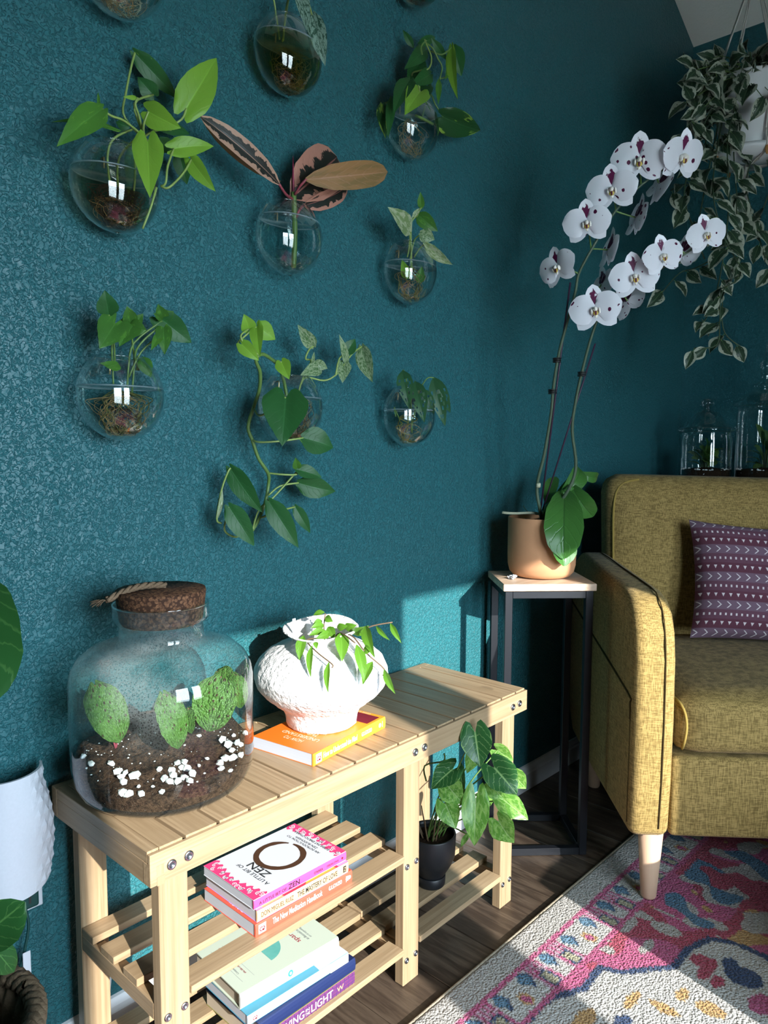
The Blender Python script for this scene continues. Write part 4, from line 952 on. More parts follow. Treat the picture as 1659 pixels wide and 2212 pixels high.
pm_ = atdep(635, 1350, depth_of((VC[0]-0.03, VC[1], VZ+0.18))); v, f = box(pm_.x-0.0035, pm_.x+0.0035, pm_.y-0.0006, pm_.y+0.0006, VZ+0.148, pm_.z+0.012); tag(mk('plant_marker', v, f, 'plastic_white'), 'small white plastic plant marker stuck in the white vase', 'marker')
VD = depth_of((VC[0], VC[1], VZ+0.15))
hoya = thing('trailing_plant', 'bright green narrow-leaved trailing plant spilling from the white vase', 'plant', (VC[0], VC[1], VZ+0.16))
def K(x, y): return (520+x*0.3858, 1240+y*0.3858)
HL = [  # base, tip (zoomed pixels), width px, depth offset at base / tip, roll
 (470, 215, 405, 232, 13, 0.0, 0.0, 40), (475, 240, 517, 266, 14, 0.0, -0.01, 10), (465, 285, 393, 300, 15, 0.0, -0.02, 20), (490, 295, 530, 368, 17, -0.01, -0.03, 0), (560, 330, 567, 492, 25, -0.05, -0.09, -10), (352, 345, 330, 487, 19, -0.06, -0.085, 20), (400, 400, 393, 582, 13, -0.09, -0.12, 30), (495, 492, 490, 667, 12, -0.115, -0.135, 30), (608, 322, 718, 288, 22, -0.02, -0.04, 40), (700, 290, 752, 472, 20, -0.04, -0.10, 20), (648, 395, 692, 603, 19, -0.09, -0.12, -15), (738, 490, 683, 622, 18, -0.09, -0.11, 25), (640, 318, 692, 348, 10, -0.02, -0.04, 0), (803, 532, 866, 672, 13, -0.07, -0.09, 20), (758, 290, 836, 372, 9, -0.03, -0.05, 20), (838, 275, 900, 388, 11, -0.03, -0.05, 10), (688, 420, 736, 430, 16, -0.08, -0.09, 0), (418, 380, 425, 420, 9, -0.08, -0.09, 0), (480, 320, 380, 345, 16, -0.01, -0.03, 30), (500, 330, 420, 360, 15, -0.02, -0.04, 0), (540, 300, 600, 290, 14, 0.0, -0.01, 0), (580, 300, 650, 285, 16, 0.01, 0.0, 10), (455, 260, 400, 290, 14, 0.01, 0.0, 0)]
for (a, b_, c, d, w, d0, d1, rl) in HL: leaf(hoya, atdep(*K(a, b_), VD+d0), atdep(*K(c, d), VD+d1), w*1.25/1150, 'leaf_vase', 'lance', rl, fold=0.3, arch=0.10, seed=a)
for pts in ([(470, 370, 0.0), (466, 300, 0.0), (473, 220, 0.0)], [(470, 360, -0.01), (370, 370, -0.05), (430, 440, -0.09), (512, 505, -0.115), (510, 525, -0.118)], [(500, 360, -0.01), (612, 340, -0.05), (700, 440, -0.085), (803, 532, -0.07), (795, 570, -0.07)], [(540, 360, 0.0), (640, 330, -0.02), (740, 290, -0.03), (850, 270, -0.03)], [(520, 360, -0.01), (560, 330, -0.05), (640, 385, -0.09)]):
    stem(hoya, [atdep(*K(a, b_), VD+d) for a, b_, d in pts], 0.0013, 'stem_brown')

# ---------------------------------------------------------------- arrowhead plant in a black pot on the low shelf
PC = (0.741, -0.196); PZ = 0.0812; PK_ = 0.76
pot = thing('plant_pot', 'matte black tapered pot with attached saucer on the low bench shelf', 'pot', (PC[0], PC[1], PZ))
v, f = lathe([(0.0, PZ), (0.029, PZ), (0.031, PZ+0.003), (0.032, PZ+0.022), (0.0305, PZ+0.0235), (0.0285, PZ+0.020), (0.0, PZ+0.016)], PC, 40); mk('saucer', v, f, 'black_ceramic', pot, True)
v, f = lathe([(0.0, PZ+0.0165), (0.026, PZ+0.0165), (0.0275, PZ+0.020), (0.046, PZ+0.052), (0.0520, PZ+0.068), (0.0540, PZ+0.116), (0.0530, PZ+0.1185), (0.0500, PZ+0.1175), (0.0495, PZ+0.110), (0.0490, PZ+0.095)], PC, 48); mk('body', v, f, 'black_ceramic', pot, True)
v, f = lathe([(0.0, PZ+0.108), (0.020, PZ+0.107), (0.0492, PZ+0.104)], PC, 32); mk('potting_soil', v, f, 'soil', pot, True)
syn = thing('arrowhead_plant', 'green arrowhead plant with pale veined leaves in a black pot', 'plant', (PC[0], PC[1], PZ+0.108))
SD = 1.600
def K5(x, y): return (700+x*0.3346, 1440+y*0.3346)
SL = [(975, 425, 1008, 650, 60, -0.095, -0.115, 'leaf_syngo', 0), (995, 520, 922, 690, 32, -0.06, -0.07, 'leaf_syngo_light', 10), (1100, 655, 1247, 828, 66, -0.06, -0.08, 'leaf_syngo', -10), (830, 665, 693, 792, 50, -0.04, -0.06, 'leaf_syngo', 15), (882, 635, 908, 832, 22, -0.02, -0.04, 'leaf_syngo', 30), (800, 770, 900, 885, 52, -0.05, -0.07, 'leaf_syngo_light', 10), (785, 890, 852, 1048, 46, -0.06, -0.08, 'leaf_syngo_light', 0), (980, 850, 970, 1158, 54, -0.07, -0.09, 'leaf_syngo_light', 0), (1160, 860, 1320, 990, 46, -0.04, -0.06, 'leaf_syngo_light', 0), (1130, 1000, 1228, 1137, 54, -0.05, -0.07, 'leaf_syngo_light', 20), (1120, 540, 1222, 605, 40, 0.06, 0.05, 'leaf_syngo_light', 20), (1232, 700, 1305, 788, 40, 0.02, 0.01, 'leaf_syngo_light', 15), (1085, 770, 1170, 866, 36, -0.03, -0.04, 'leaf_syngo_light', 10), (1050, 810, 1075, 902, 26, 0.04, 0.03, 'leaf_syngo_light', 0), (930, 1085, 882, 1168, 12, -0.05, -0.06, 'leaf_syngo_light', 20)]
hub = Vector((PC[0], PC[1], PZ+0.112))
for i, (a, b_, c, d, w, d0, d1, mt, rl) in enumerate(SL):
    p = atdep(*K5(a, b_), SD+d0); q = atdep(*K5(c, d), SD+d1)
    leaf(syn, p, q, w*1.12/1050, mt, 'arrow' if w > 34 else 'pothos', rl, fold=0.22, arch=0.08, wave=0.02, seed=i, nv=4, nu=12)
    h0 = hub+Vector((random.uniform(-0.018, 0.018), random.uniform(-0.018, 0.018), -0.006))
    stem(syn, [h0, h0.lerp(p, 0.45)+Vector((0, 0, 0.025)), p], 0.0016, 'stem_green', 'petiole')
for k in range(9):
    a = random.uniform(0, 6.28); h0 = hub+Vector((math.cos(a)*0.02, math.sin(a)*0.02, -0.006)); stem(syn, [h0, h0+Vector((math.cos(a)*0.012, math.sin(a)*0.012, 0.03)), h0+Vector((math.cos(a)*0.018, math.sin(a)*0.02, 0.055))], 0.0022, 'stem_brown', r1=0.001)
stem(syn, [atdep(*K5(660, 740), SD), atdep(*K5(650, 640), SD), atdep(*K5(770, 610), SD), atdep(*K5(775, 560), SD)], 0.0018, 'stem_green')
# ---------------------------------------------------------------- tall plant stand
SA = Vector((0.719, -0.695, 0)); SB = Vector((0.695, 0.719, 0)); SO = Vector((1.047, -0.167, 0)); SW, SDp, SH = 0.234, 0.206, 0.706
def ST(verts): return [SO+SA*v[0]+SB*v[1]+Vector((0, 0, v[2])) for v in verts]
stand = thing('plant_stand', 'tall black metal plant stand with a pale wood top beside the sofa', 'stand', ST([(SW/2, SDp/2, 0)])[0])
def spart(name, g, mat): return mk(name, ST(g[0]), g[1], mat, stand)
spart('top', box(0, SW, 0, SDp, SH-0.018, SH, 0.0015), 'stand_wood')
q = 0.019; e = 0.006
for x in (e, SW-e-q):
    for y in (e, SDp-e-q): spart('leg', box(x, x+q, y, y+q, 0.0002, SH-0.0185, 0.001), 'black_metal')
for z in (0.0005, SH-0.0185-q):
    for y in (e, SDp-e-q): spart('crossbar', box(e+q, SW-e-q, y+0.0005, y+q-0.0005, z, z+q-0.0005, 0.001), 'black_metal')
    for x in (e, SW-e-q): spart('crossbar', box(x+0.0005, x+q-0.0005, e+q, SDp-e-q, z, z+q-0.0005, 0.001), 'black_metal')
# terracotta pot
OC = (1.2215, -0.1665); OZ = SH+0.0006
pot = thing('terracotta_pot', 'smooth round-bottomed terracotta pot on the tall plant stand', 'pot', (OC[0], OC[1], OZ))
v, f = lathe([(0.0, OZ), (0.060, OZ), (0.074, OZ+0.004), (0.083, OZ+0.014), (0.0875, OZ+0.032), (0.0885, OZ+0.060), (0.0885, OZ+0.154), (0.0870, OZ+0.156), (0.0835, OZ+0.155), (0.0825, OZ+0.130), (0.0815, OZ+0.10)], OC, 64); mk('body', v, f, 'terracotta', pot, True)
v, f = lathe([(0.0, OZ+0.142), (0.05, OZ+0.143), (0.0824, OZ+0.138)], OC, 32); mk('bark_mix', v, f, 'soil', pot, True)
bm_ = MB(); rnd = random.Random(8)
for k in range(60):
    a = rnd.uniform(0, 6.28); r = math.sqrt(rnd.random())*0.076; bm_.add(*pebble((OC[0]+r*math.cos(a), OC[1]+r*math.sin(a), OZ+0.143), rnd.uniform(0.004, 0.008), k))
bo = bm_.build('bark_chips', 'stem_brown', pot); bo['kind'] = 'stuff'
OD = depth_of((OC[0], OC[1], OZ+0.15))
orch = thing('orchid', 'white moth orchid with maroon spots on two arching spikes in terracotta pot', 'plant', (OC[0], OC[1], OZ+0.14))
hub = Vector((OC[0], OC[1], OZ+0.148))
PXM = F_PX/OD
for (bu, bv, tu, tv, w, d0, d1, rl, ar) in [(1219, 1062, 1217, 1207, 82, -0.03, -0.115, 0, 0.16), (1190, 1092, 1219, 1223, 66, -0.03, -0.105, -30, 0.10), (1212, 1072, 1252, 1012, 46, 0.02, 0.06, 20, 0.25), (1236, 1052, 1281, 1116, 52, 0.0, -0.01, 10, 0.22), (1246, 1022, 1291, 1030, 26, 0.06, 0.09, 10, 0.25), (1186, 1098, 1200, 1030, 34, 0.03, 0.05, -20, 0.2)]:
    b0, t0 = atdep(bu, bv, OD+d0), atdep(tu, tv, OD+d1); leaf(orch, b0, t0, w/PXM, 'leaf_orchid', 'strap', rl, fold=0.22, arch=ar, nu=14, nv=4)
    stem(orch, [hub-Vector((0, 0, 0.01)), (hub+b0)/2+Vector((0, 0, 0.01)), b0], 0.008, 'leaf_orchid', 'leaf_base', r1=0.010)
def odep(v_): return OD-0.05-0.24*max(0, min(1, (1090-v_)/560))
SP1 = [(1166, 1100), (1160, 1050), (1176, 980), (1191, 890), (1195, 840), (1206, 770), (1224, 700), (1243, 630), (1250, 592), (1277, 540), (1330, 455), (1385, 400), (1440, 362), (1470, 350)]
SP2 = [(1222, 1068), (1244, 1010), (1236, 930), (1243, 870), (1258, 800), (1280, 720), (1305, 660), (1350, 620), (1420, 585), (1480, 548), (1520, 520)]
for sp in (SP1, SP2): stem(orch, [hub-Vector((0, 0, 0.012))]+[atdep(u, v_, odep(v_)) for u, v_ in sp], 0.0045, 'orchid_stem', 'flower_spike', seg=8, r1=0.0022)
for a, b_ in (((1172, 1102), (1286, 742)), ((1168, 1100), (1232, 610))): stem(orch, [atdep(*a, odep(a[1])+0.005), atdep(*b_, odep(b_[1])+0.006)], 0.0022, 'stake_purple', 'stake', sub=1)
for (u, v_) in ((1203, 778), (1193, 846), (1257, 808)):
    p = atdep(u, v_, odep(v_)-0.004); bb = MB()
    for k in range(3): bb.add(*tube([p+Vector((0.009*math.cos(a*PI/5), 0.009*math.sin(a*PI/5), 0.004*k-0.004)) for a in range(10)], 0.0016, 5, 1))
    mk('spike_clip', bb.v, bb.f, 'black_ceramic', orch, True)
stem(orch, [atdep(1163, 1052, odep(1052)-0.004), atdep(1163, 1044, odep(1044)-0.004)], 0.006, 'sheath', 'sheath')
for pts in ([(1085, 1107, 0.0), (1110, 1109, -0.01), (1150, 1108, -0.02), (1172, 1112, -0.02)], [(1130, 1092, 0.01), (1140, 1105, 0.0), (1160, 1112, 0.0)]): stem(orch, [atdep(u, v_, OD+d) for u, v_, d in pts], 0.0036 if pts[0][0] < 1100 else 0.001, 'sheath' if pts[0][0] < 1100 else 'stem_dark', 'aerial_root')
def ellip(c, ax, ay, az, r, n=8, m_=6):
    v, f = [], []
    for i in range(m_+1):
        t = PI*i/m_
        for k in range(n): p = 2*PI*k/n; v.append(Vector(c)+ax*(r[0]*math.sin(t)*math.cos(p))+ay*(r[1]*math.sin(t)*math.sin(p))+az*(r[2]*math.cos(t)))
    for i in range(m_):
        for k in range(n): f.append((i*n+k, i*n+(k+1) % n, (i+1)*n+(k+1) % n, (i+1)*n+k))
    return v, f
def bloom(u, v_, wpx, yaw, pitch, rollz, dd=0.0):
    c = atdep(u, v_, odep(v_)-0.02+dd); size = wpx/(F_PX/depth_of(c))
    back = (CAM-c).normalized(); side = back.cross(Vector((0, 0, 1))).normalized()*-1
    N = Matrix.Rotation(math.radians(yaw), 3, 'Z') @ back; R_ = Vector((0, 0, 1)).cross(N).normalized()
    N = Matrix.Rotation(math.radians(-pitch), 3, R_) @ N; U = N.cross(R_).normalized()
    rot = Matrix.Rotation(math.radians(rollz), 3, N); R_ = rot @ R_; U = rot @ U
    fl = mk('flower', *ellip(c+N*size*0.07, R_, U, N, (size*0.05, size*0.06, size*0.09)), 'lip_white', orch, True)
    for s_ in (-1, 1):                                    # two broad petals
        t0 = c+R_*(s_*size*0.52)+U*size*0.07+N*size*0.03
        leaf(fl, c+R_*(s_*size*0.02), t0, size*0.60, 'petal_white', 'round', normal=N, name='petal', fold=0.05, arch=0.10, wave=0.015, nu=10, nv=4, seed=int(u+s_), curl=0.08)
    for ang, ln, wd, mt in ((90, 0.50, 0.34, 'petal_stained'), (222, 0.50, 0.34, 'petal_white'), (318, 0.50, 0.34, 'petal_white')):
        d = R_*math.cos(math.radians(ang))+U*math.sin(math.radians(ang))
        leaf(fl, c-N*size*0.02+d*size*0.02, c+d*(ln*size)-N*size*0.015, wd*size, mt, 'round', normal=N, name='sepal', fold=0.06, arch=0.07, nu=8, nv=3, seed=int(v_))
    lip = MB(); fm_ = []
    def addm(g, m_): lip.add(*g); fm_.extend([m_]*len(g[1]))
    for s_ in (-1, 1): addm(ellip(c+N*size*0.08+R_*(s_*size*0.075)-U*size*0.03, R_, U, N, (size*0.022, size*0.065, size*0.05)), 0)
    addm(ellip(c+N*size*0.10-U*size*0.015, R_, U, N, (size*0.05, size*0.045, size*0.02)), 2); addm(ellip(c+N*size*0.115-U*size*0.075, R_, U, N, (size*0.055, size*0.05, size*0.02)), 1)
    addm(ellip(c+N*size*0.13-U*size*0.07, R_, U, N, (size*0.025, size*0.05, size*0.012)), 2); addm(ellip(c+N*size*0.10-U*size*0.13, R_, U, N, (size*0.03, size*0.045, size*0.02)), 0)
    mk('lip', lip.v, lip.f, None, fl, True, mats=['lip_white', 'lip_yellow', 'lip_maroon'], fmat=fm_)
    sp = min((atdep(a, b_, odep(b_)) for a, b_ in SP1+SP2), key=lambda p: (p-c).length)
    stem(fl, [c-N*size*0.02, (c-N*0.03+sp)/2, sp], 0.0018, 'stem_green', 'pedicel')
for a in [(1381, 346, 116, 0, 5, 0), (1472, 338, 112, 48, 0, 5, -0.01), (1322, 410, 106, -6, 5, 5), (1424, 396, 108, 118, -5, 40, 0.03), (1268, 482, 100, -5, 4, 4), (1374, 470, 100, 112, 5, 15, 0.03), (1314, 540, 96, 110, 5, 10, 0.03), (1206, 578, 94, -38, 5, 14), (1286, 669, 108, 0, 5, 8, -0.02), (1370, 598, 106, 12, 4, 10), (1430, 553, 92, 30, 4, 16, -0.01), (1524, 507, 88, 28, 5, 18), (1474, 545, 84, 150, 0, 10, 0.04), (1356, 650, 88, 140, 0, -30, 0.05), (1300, 615, 84, 120, 10, -10, 0.05)]: bloom(*a)
# clear plastic claw clip lying on the stand
cp = atz(1105, 1246, SH+0.006); bb = MB(); rnd = random.Random(4)
for k in range(7):
    p = cp+Vector((rnd.uniform(-0.006, 0.006), rnd.uniform(-0.006, 0.006), rnd.uniform(-0.004, 0.004))); bb.add(*tube([p+Vector((rnd.uniform(-0.008, 0.008), rnd.uniform(-0.008, 0.008), rnd.uniform(-0.003, 0.008))) for q in range(5)], 0.0011, 5, 3))
tag(mk('plant_clip', bb.v, bb.f, 'plastic_white', None, True), 'tiny clear plastic clip on the wooden top of the plant stand', 'clip')

# ---------------------------------------------------------------- sofa (turned towards the camera)
SY = math.radians(39.5); FB = Vector((math.cos(SY), math.sin(SY), 0)); FA = Vector((math.sin(SY), -math.cos(SY), 0)); F0 = Vector((1.076, -0.530, 0))
def SF(verts): return [F0+FA*v[0]+FB*v[1]+Vector((0, 0, v[2])) for v in verts]
sofa = thing('sofa', 'mustard yellow fabric sofa with tapered wooden legs, set diagonally in the corner', 'sofa', SF([(0.46, 0.38, 0.0105)])[0])
def fpart(name, g, mat, parent=None, smooth=True): return mk(name, SF(g[0]), g[1], mat, parent or sofa, smooth)
def armprof(d=0.0):
    p = [(0.012, 0.172), (0.0, 0.30), (-0.004, 0.45), (0.0, 0.58), (0.012, 0.640), (0.036, 0.684), (0.075, 0.708), (0.13, 0.718), (0.40, 0.722), (0.66, 0.726), (0.72, 0.700), (0.760, 0.62), (0.772, 0.45), (0.774, 0.28), (0.762, 0.20), (0.70, 0.145), (0.40, 0.150)]
    return p
for a0, a1, tagname in ((-0.030, 0.060, 1), (0.860, 0.950, 0)):
    arm = fpart('arm', prism(armprof(), a0, a1, axis=0, bev=0.022, seg=4), 'sofa_fabric')
    ao = a0 if tagname else a1; sg = -1 if tagname else 1
    pr = [(0.010, 0.196)]+armprof()[1:11]
    fpart('seam', tube([(a0+0.064, p[0]-0.0012, p[1]) if i < 4 else (a0+0.064, p[0]-0.0007, p[1]+0.0012) for i, p in enumerate(pr)], 0.0016, 5, 2), 'seam_dark', arm)
    fpart('seam', tube([(ao+sg*0.0004, 0.765, 0.560), (ao+sg*0.0004, 0.40, 0.525), (ao+sg*0.0004, 0.055, 0.492), (ao+sg*0.0004, 0.030, 0.478), (ao+sg*0.0004, 0.028, 0.44)], 0.0030, 5, 2), 'seam_dark', arm)
    fpart('seam', tube([(ao+sg*0.0002, 0.028, 0.44), (ao+sg*0.0002, 0.030, 0.20)], 0.0014, 5, 1), 'seam_dark', arm)
fpart('base', box(0.062, 0.858, 0.020, 0.740, 0.172, 0.358, 0.012, 3), 'sofa_fabric')
def cush_b(p, u): p.z += 0.012*(1-u.x*u.x)*(1-u.y*u.y)*(1 if u.z > 0 else -0.3); p.y -= 0.012*(1-u.z*u.z)*(1-u.x*u.x)*(1 if u.y < 0 else 0); return p
for a0, a1 in ((0.066, 0.855),):
    g = rcube((a1-a0)/2, 0.30, 0.070, 0.040, 14, cush_b); off = Vector(((a0+a1)/2, 0.302, 0.4315))
    sc_ = fpart('seat_cushion', ([p+off for p in g[0]], g[1]), 'sofa_fabric')
    for dz in (0.014,):
        pts = [(a0-0.001, 0.06, off.z+0.052), (a0+0.003, 0.02, off.z+0.050), (a0+0.010, 0.002, off.z+0.030), (a0+0.012, -0.004, off.z), (a0+0.010, 0.002, off.z-0.034), (a0+0.012, 0.02, off.z-0.056)]
        fpart('piping', tube([(p[0]+0.006, p[1]+0.004, p[2]) for p in pts], 0.003, 6, 3), 'piping_mustard', sc_)
def back_b(p, u): p.y += 0.16*(p.z+0.26); p.z += -0.022*(p.x+0.40)/1.04*(1 if u.z > 0 else 0); p.y -= 0.02*(1-u.x*u.x)*(1-u.z*u.z)*(1 if u.y < 0 else 0); return p
g = rcube(0.405, 0.075, 0.262, 0.055, 18, back_b); off = Vector((0.452, 0.632, 0.702))
bkr = fpart('backrest', ([p+off for p in g[0]], g[1]), 'sofa_fabric')
def bp(z, x, dy=0.0): return (x, 0.632+0.16*(z-0.694+0.26)-0.064+dy, z)
fpart('piping', tube([bp(0.50, 0.064), bp(0.62, 0.062), bp(0.75, 0.062), bp(0.86, 0.064), bp(0.915, 0.075), bp(0.94, 0.100), bp(0.949, 0.14, 0.004)], 0.0035, 6, 4), 'piping_mustard', bkr)
for i, (a0, b0) in enumerate(((0.030, 0.052), (0.900, 0.052), (0.030, 0.640), (0.900, 0.640))):
    zb = 0.0120 if b0 < 0.3 else (0.0110 if i == 3 else 0.0004)
    c = SF([(a0, b0, 0)])[0]; zb = 0.0118 if c.y < -0.375 else 0.0004
    v, f = lathe([(0.0, zb), (0.0155, zb), (0.0175, zb+0.004), (0.0285, 0.176), (0.0, 0.176)], (c.x, c.y), 28); mk('leg', v, f, 'sofa_leg_wood', sofa, True)
# purple woven cushion leaning on the backrest
cu = thing('throw_cushion', 'purple woven throw cushion with white chevrons leaning on the mustard sofa', 'cushion', SF([(0.47, 0.45, 0.512)])[0])
NU = 40; vv, ff, uu = [], [], []; HS = 0.215
def cushpt(x, y, sgn):
    pin = 1-0.07*(1-abs(y)**2)*abs(x)**3; piny = 1-0.07*(1-abs(x)**2)*abs(y)**3
    th = 0.062*((1-x**4)*(1-y**4))**0.55
    lx, lz, ly = x*HS*pin, y*HS*0.78*piny, sgn*th
    rz = math.radians(-4); lx, lz = lx*math.cos(rz)-lz*math.sin(rz), lx*math.sin(rz)+lz*math.cos(rz)
    lean = math.radians(20); yy = ly*math.cos(lean)+lz*math.sin(lean); zz = -ly*math.sin(lean)+lz*math.cos(lean)
    return (0.458+lx, 0.486+yy, 0.668+zz)
for sgn in (-1, 1):
    n0 = len(vv)
    for j in range(NU+1):
        for i in range(NU+1): x, y = 2*i/NU-1, 2*j/NU-1; vv.append(cushpt(x, y, sgn)); uu.append((i/NU, j/NU))
    for j in range(NU):
        for i in range(NU):
            q = (n0+j*(NU+1)+i, n0+j*(NU+1)+i+1, n0+(j+1)*(NU+1)+i+1, n0+(j+1)*(NU+1)+i); ff.append(q if sgn < 0 else q[::-1])
mk('cover', SF(vv), ff, 'cushion_weave', cu, True, uvs=uu)
p = Vector(cushpt(0.02, 0.12, -1)); pp = SF([(p.x, p.y-0.012, p.z)])[0]; v, f = ellip(pp, Vector((1, 0, 0)), Vector((0, 1, 0)), Vector((0, 0, 1)), (0.011, 0.011, 0.011), 12, 8); mk('pompom', v, f, 'pompom', cu, True)

# ---------------------------------------------------------------- corner table and two lidded glass jars behind the sofa
TT = 0.925
tab = thing('corner_table', 'dark triangular corner table behind the sofa back', 'table', (2.3, -0.25, 0))
v, f = prism([(1.86, -0.03), (2.485, -0.03), (2.485, -0.78)], TT-0.025, TT, axis=2); mk('table_top', v, f, 'dark_wood', tab)
for x, y in ((1.965, -0.06), (2.45, -0.06), (2.45, -0.66)): v, f = box(x-0.015, x+0.015, y-0.015, y+0.015, 0, TT-0.0255); mk('leg', v, f, 'dark_wood', tab)
def lidjar(c, r, zlid, zs, rl, label, plabel, seed):
    t = thing('lidded_jar', label, 'jar', (c[0], c[1], TT))
    v, f = lathe([(0.0, TT+0.0006), (r-0.010, TT+0.0006), (r-0.002, TT+0.006), (r, TT+0.016), (r, zlid-0.03), (r-0.004, zlid-0.012), (r-0.002, zlid)], c, 40); mk('glass_body', v, f, 'glass_jar', t, True)
    v, f = lathe([(q[0], q[1]) for q in zs], c, 40); mk('lid', v, f, 'glass_jar', t, True)
    rnd = random.Random(seed); s = MB()
    s.add(*lathe([(0.0, TT+0.003), (r-0.012, TT+0.003), (r-0.005, TT+0.012), (r-0.005, TT+0.042), (r*0.5, TT+0.048), (0.0, TT+0.052)], c, 32))
    so = s.build('terrarium_soil', 'soil', None, True); tag(so, 'dark soil layer in the %s' % plabel, 'soil')
    pb = MB()
    for k in range(150):
        a = rnd.uniform(0, 6.28); pb.add(*pebble((c[0]+(r-0.010)*math.cos(a), c[1]+(r-0.010)*math.sin(a), TT+rnd.uniform(0.010, 0.046)), rnd.uniform(0.003, 0.0055), k))
    po = pb.build('gravel', 'pebble_white', so); po['kind'] = 'stuff'
    pt = thing('jar_plant', 'small dark green plant inside the %s' % plabel, 'plant', (c[0], c[1], TT+0.036))
    for k in range(26):
        a = rnd.uniform(0, 6.28); h = rnd.uniform(0.03, (zlid-TT)*0.62); rr = rnd.uniform(0.01, r*0.50); b0 = Vector((c[0]+rr*0.6*math.cos(a), c[1]+rr*0.6*math.sin(a), TT+0.04+h*0.6)); t0 = Vector((c[0]+(rr+0.028)*math.cos(a), c[1]+(rr+0.028)*math.sin(a), TT+0.04+h+rnd.uniform(-0.03, 0.01)))
        leaf(pt, b0, t0, rnd.uniform(0.025, 0.04), rnd.choice(['begonia_leaf', 'begonia_leaf', 'leaf_pothos', 'begonia_leaf']), 'round', normal=(math.cos(a)*0.5, math.sin(a)*0.5-0.4, 0.7), fold=0.15, arch=0.1, nu=6, nv=2)
        stem(pt, [(c[0]+rr*0.2*math.cos(a), c[1]+rr*0.2*math.sin(a), TT+0.035), b0], 0.0014, 'stem_dark', 'petiole', sub=1)
    return t
z1 = 1.098
lidjar((2.20, -0.222), 0.083, z1, [(0.080, z1+0.001), (0.094, z1+0.002), (0.097, z1+0.008), (0.094, z1+0.014), (0.075, z1+0.020), (0.060, z1+0.032), (0.050, z1+0.050), (0.040, z1+0.066), (0.022, z1+0.074), (0.012, z1+0.080), (0.014, z1+0.086), (0.021, z1+0.096), (0.022, z1+0.104), (0.016, z1+0.114), (0.0, z1+0.119)], 0.097, 'small lidded glass jar with a round knob behind the sofa', 'small round-knobbed jar', 1)
z2 = 1.185
lidjar((2.315, -0.382), 0.098, z2, [(0.096, z2+0.001), (0.108, z2+0.002), (0.110, z2+0.010), (0.098, z2+0.020), (0.080, z2+0.040), (0.060, z2+0.055), (0.040, z2+0.062), (0.046, z2+0.070), (0.046, z2+0.078), (0.030, z2+0.086), (0.026, z2+0.100), (0.026, z2+0.130), (0.032, z2+0.138), (0.032, z2+0.148), (0.022, z2+0.158), (0.018, z2+0.180), (0.012, z2+0.200), (0.014, z2+0.212), (0.010, z2+0.226), (0.0, z2+0.235)], 0.11, 'tall apothecary jar with a stacked glass finial behind the sofa', 'tall finial jar', 2)

# ---------------------------------------------------------------- hanging planter
HD = 2.25; HC = atdep(1618, 262, HD); HR = 0.100
hp = thing('hanging_planter', 'white ribbed hanging pot in a macrame rope holder near the corner', 'planter', (HC.x, HC.y, HC.z-0.11))
pr = [(0.0, -0.105), (0.066, -0.105), (0.072, -0.098)]
for k in range(14):
    z = -0.095+k*0.0145; r = 0.072+0.030*(k/13)**0.8; pr += [(r, z), (r+0.0018, z+0.007)]
pr += [(0.104, 0.110), (0.102, 0.113), (0.097, 0.110), (0.092, 0.07)]
v, f = lathe([(r, HC.z+z) for r, z in pr], (HC.x, HC.y), 48); mk('pot', v, f, 'hang_pot', hp, True)
v, f = lathe([(0.0, HC.z-0.121), (0.080, HC.z-0.121), (0.098, HC.z-0.106), (0.100, HC.z-0.094), (0.096, HC.z-0.094), (0.090, HC.z-0.104), (0.0, HC.z-0.108)], (HC.x, HC.y), 48); mk('saucer', v, f, 'hang_pot', hp, True)
v, f = lathe([(0.0, HC.z+0.092), (0.094, HC.z+0.088)], (HC.x, HC.y), 32); mk('potting_soil', v, f, 'soil', hp, True)
knot = Vector((HC.x, HC.y, HC.z+0.435)); bot = Vector((HC.x, HC.y, HC.z-0.135))
a_cam = math.atan2(CAM.y-HC.y, CAM.x-HC.x)
for k in range(4):
    a = a_cam+0.55+k*PI/2
    d = Vector((math.cos(a), math.sin(a), 0))
    for s_ in (-1, 1):
        o = Vector((-d.y, d.x, 0))*0.003*s_
        pts = [knot+o, Vector((HC.x, HC.y, HC.z+0.115))+d*0.107+o, Vector((HC.x, HC.y, HC.z+0.03))+d*0.100+o, Vector((HC.x, HC.y, HC.z-0.060))+d*0.092+o, Vector((HC.x, HC.y, HC.z-0.112))+d*0.097+o, bot+d*0.012+o]
        v, f = tube(pts, 0.0026, 6, 3); mk('rope', v, f, 'macrame', hp, True)
    for zz in (0.06, -0.115): v, f = ellip(Vector((HC.x, HC.y, HC.z+zz))+d*(0.106 if zz > 0 else 0.098), Vector((-d.y, d.x, 0)), d, Vector((0, 0, 1)), (0.007, 0.004, 0.017)); mk('wrap', v, f, 'rust_clip', hp, True)
rnd = random.Random(6)
for k in range(9):
    o = Vector((rnd.uniform(-0.012, 0.012), rnd.uniform(-0.012, 0.012), 0)); v, f = tube([bot+o*0.4+Vector((0, 0, 0.008)), bot+o-Vector((0, 0, 0.08)), bot+o*1.5-Vector((rnd.uniform(-.004, .004), 0, rnd.uniform(0.15, 0.19)))], 0.0028, 6, 3); mk('tassel', v, f, 'macrame', hp, True)
top = Vector((HC.x, HC.y, zc(HC.x)-0.03)); v, f = tube([knot, top], 0.004, 6, 1); mk('rope', v, f, 'macrame', hp, True)
v, f = tube([top+Vector((0, 0, -0.012)), top+Vector((0.010, 0, -0.004)), top+Vector((0.008, 0, 0.012)), top+Vector((0, 0, 0.020)), top+Vector((0, 0, 0.034))], 0.0025, 6, 3); mk('ceiling_hook', v, f, 'steel', hp, True)
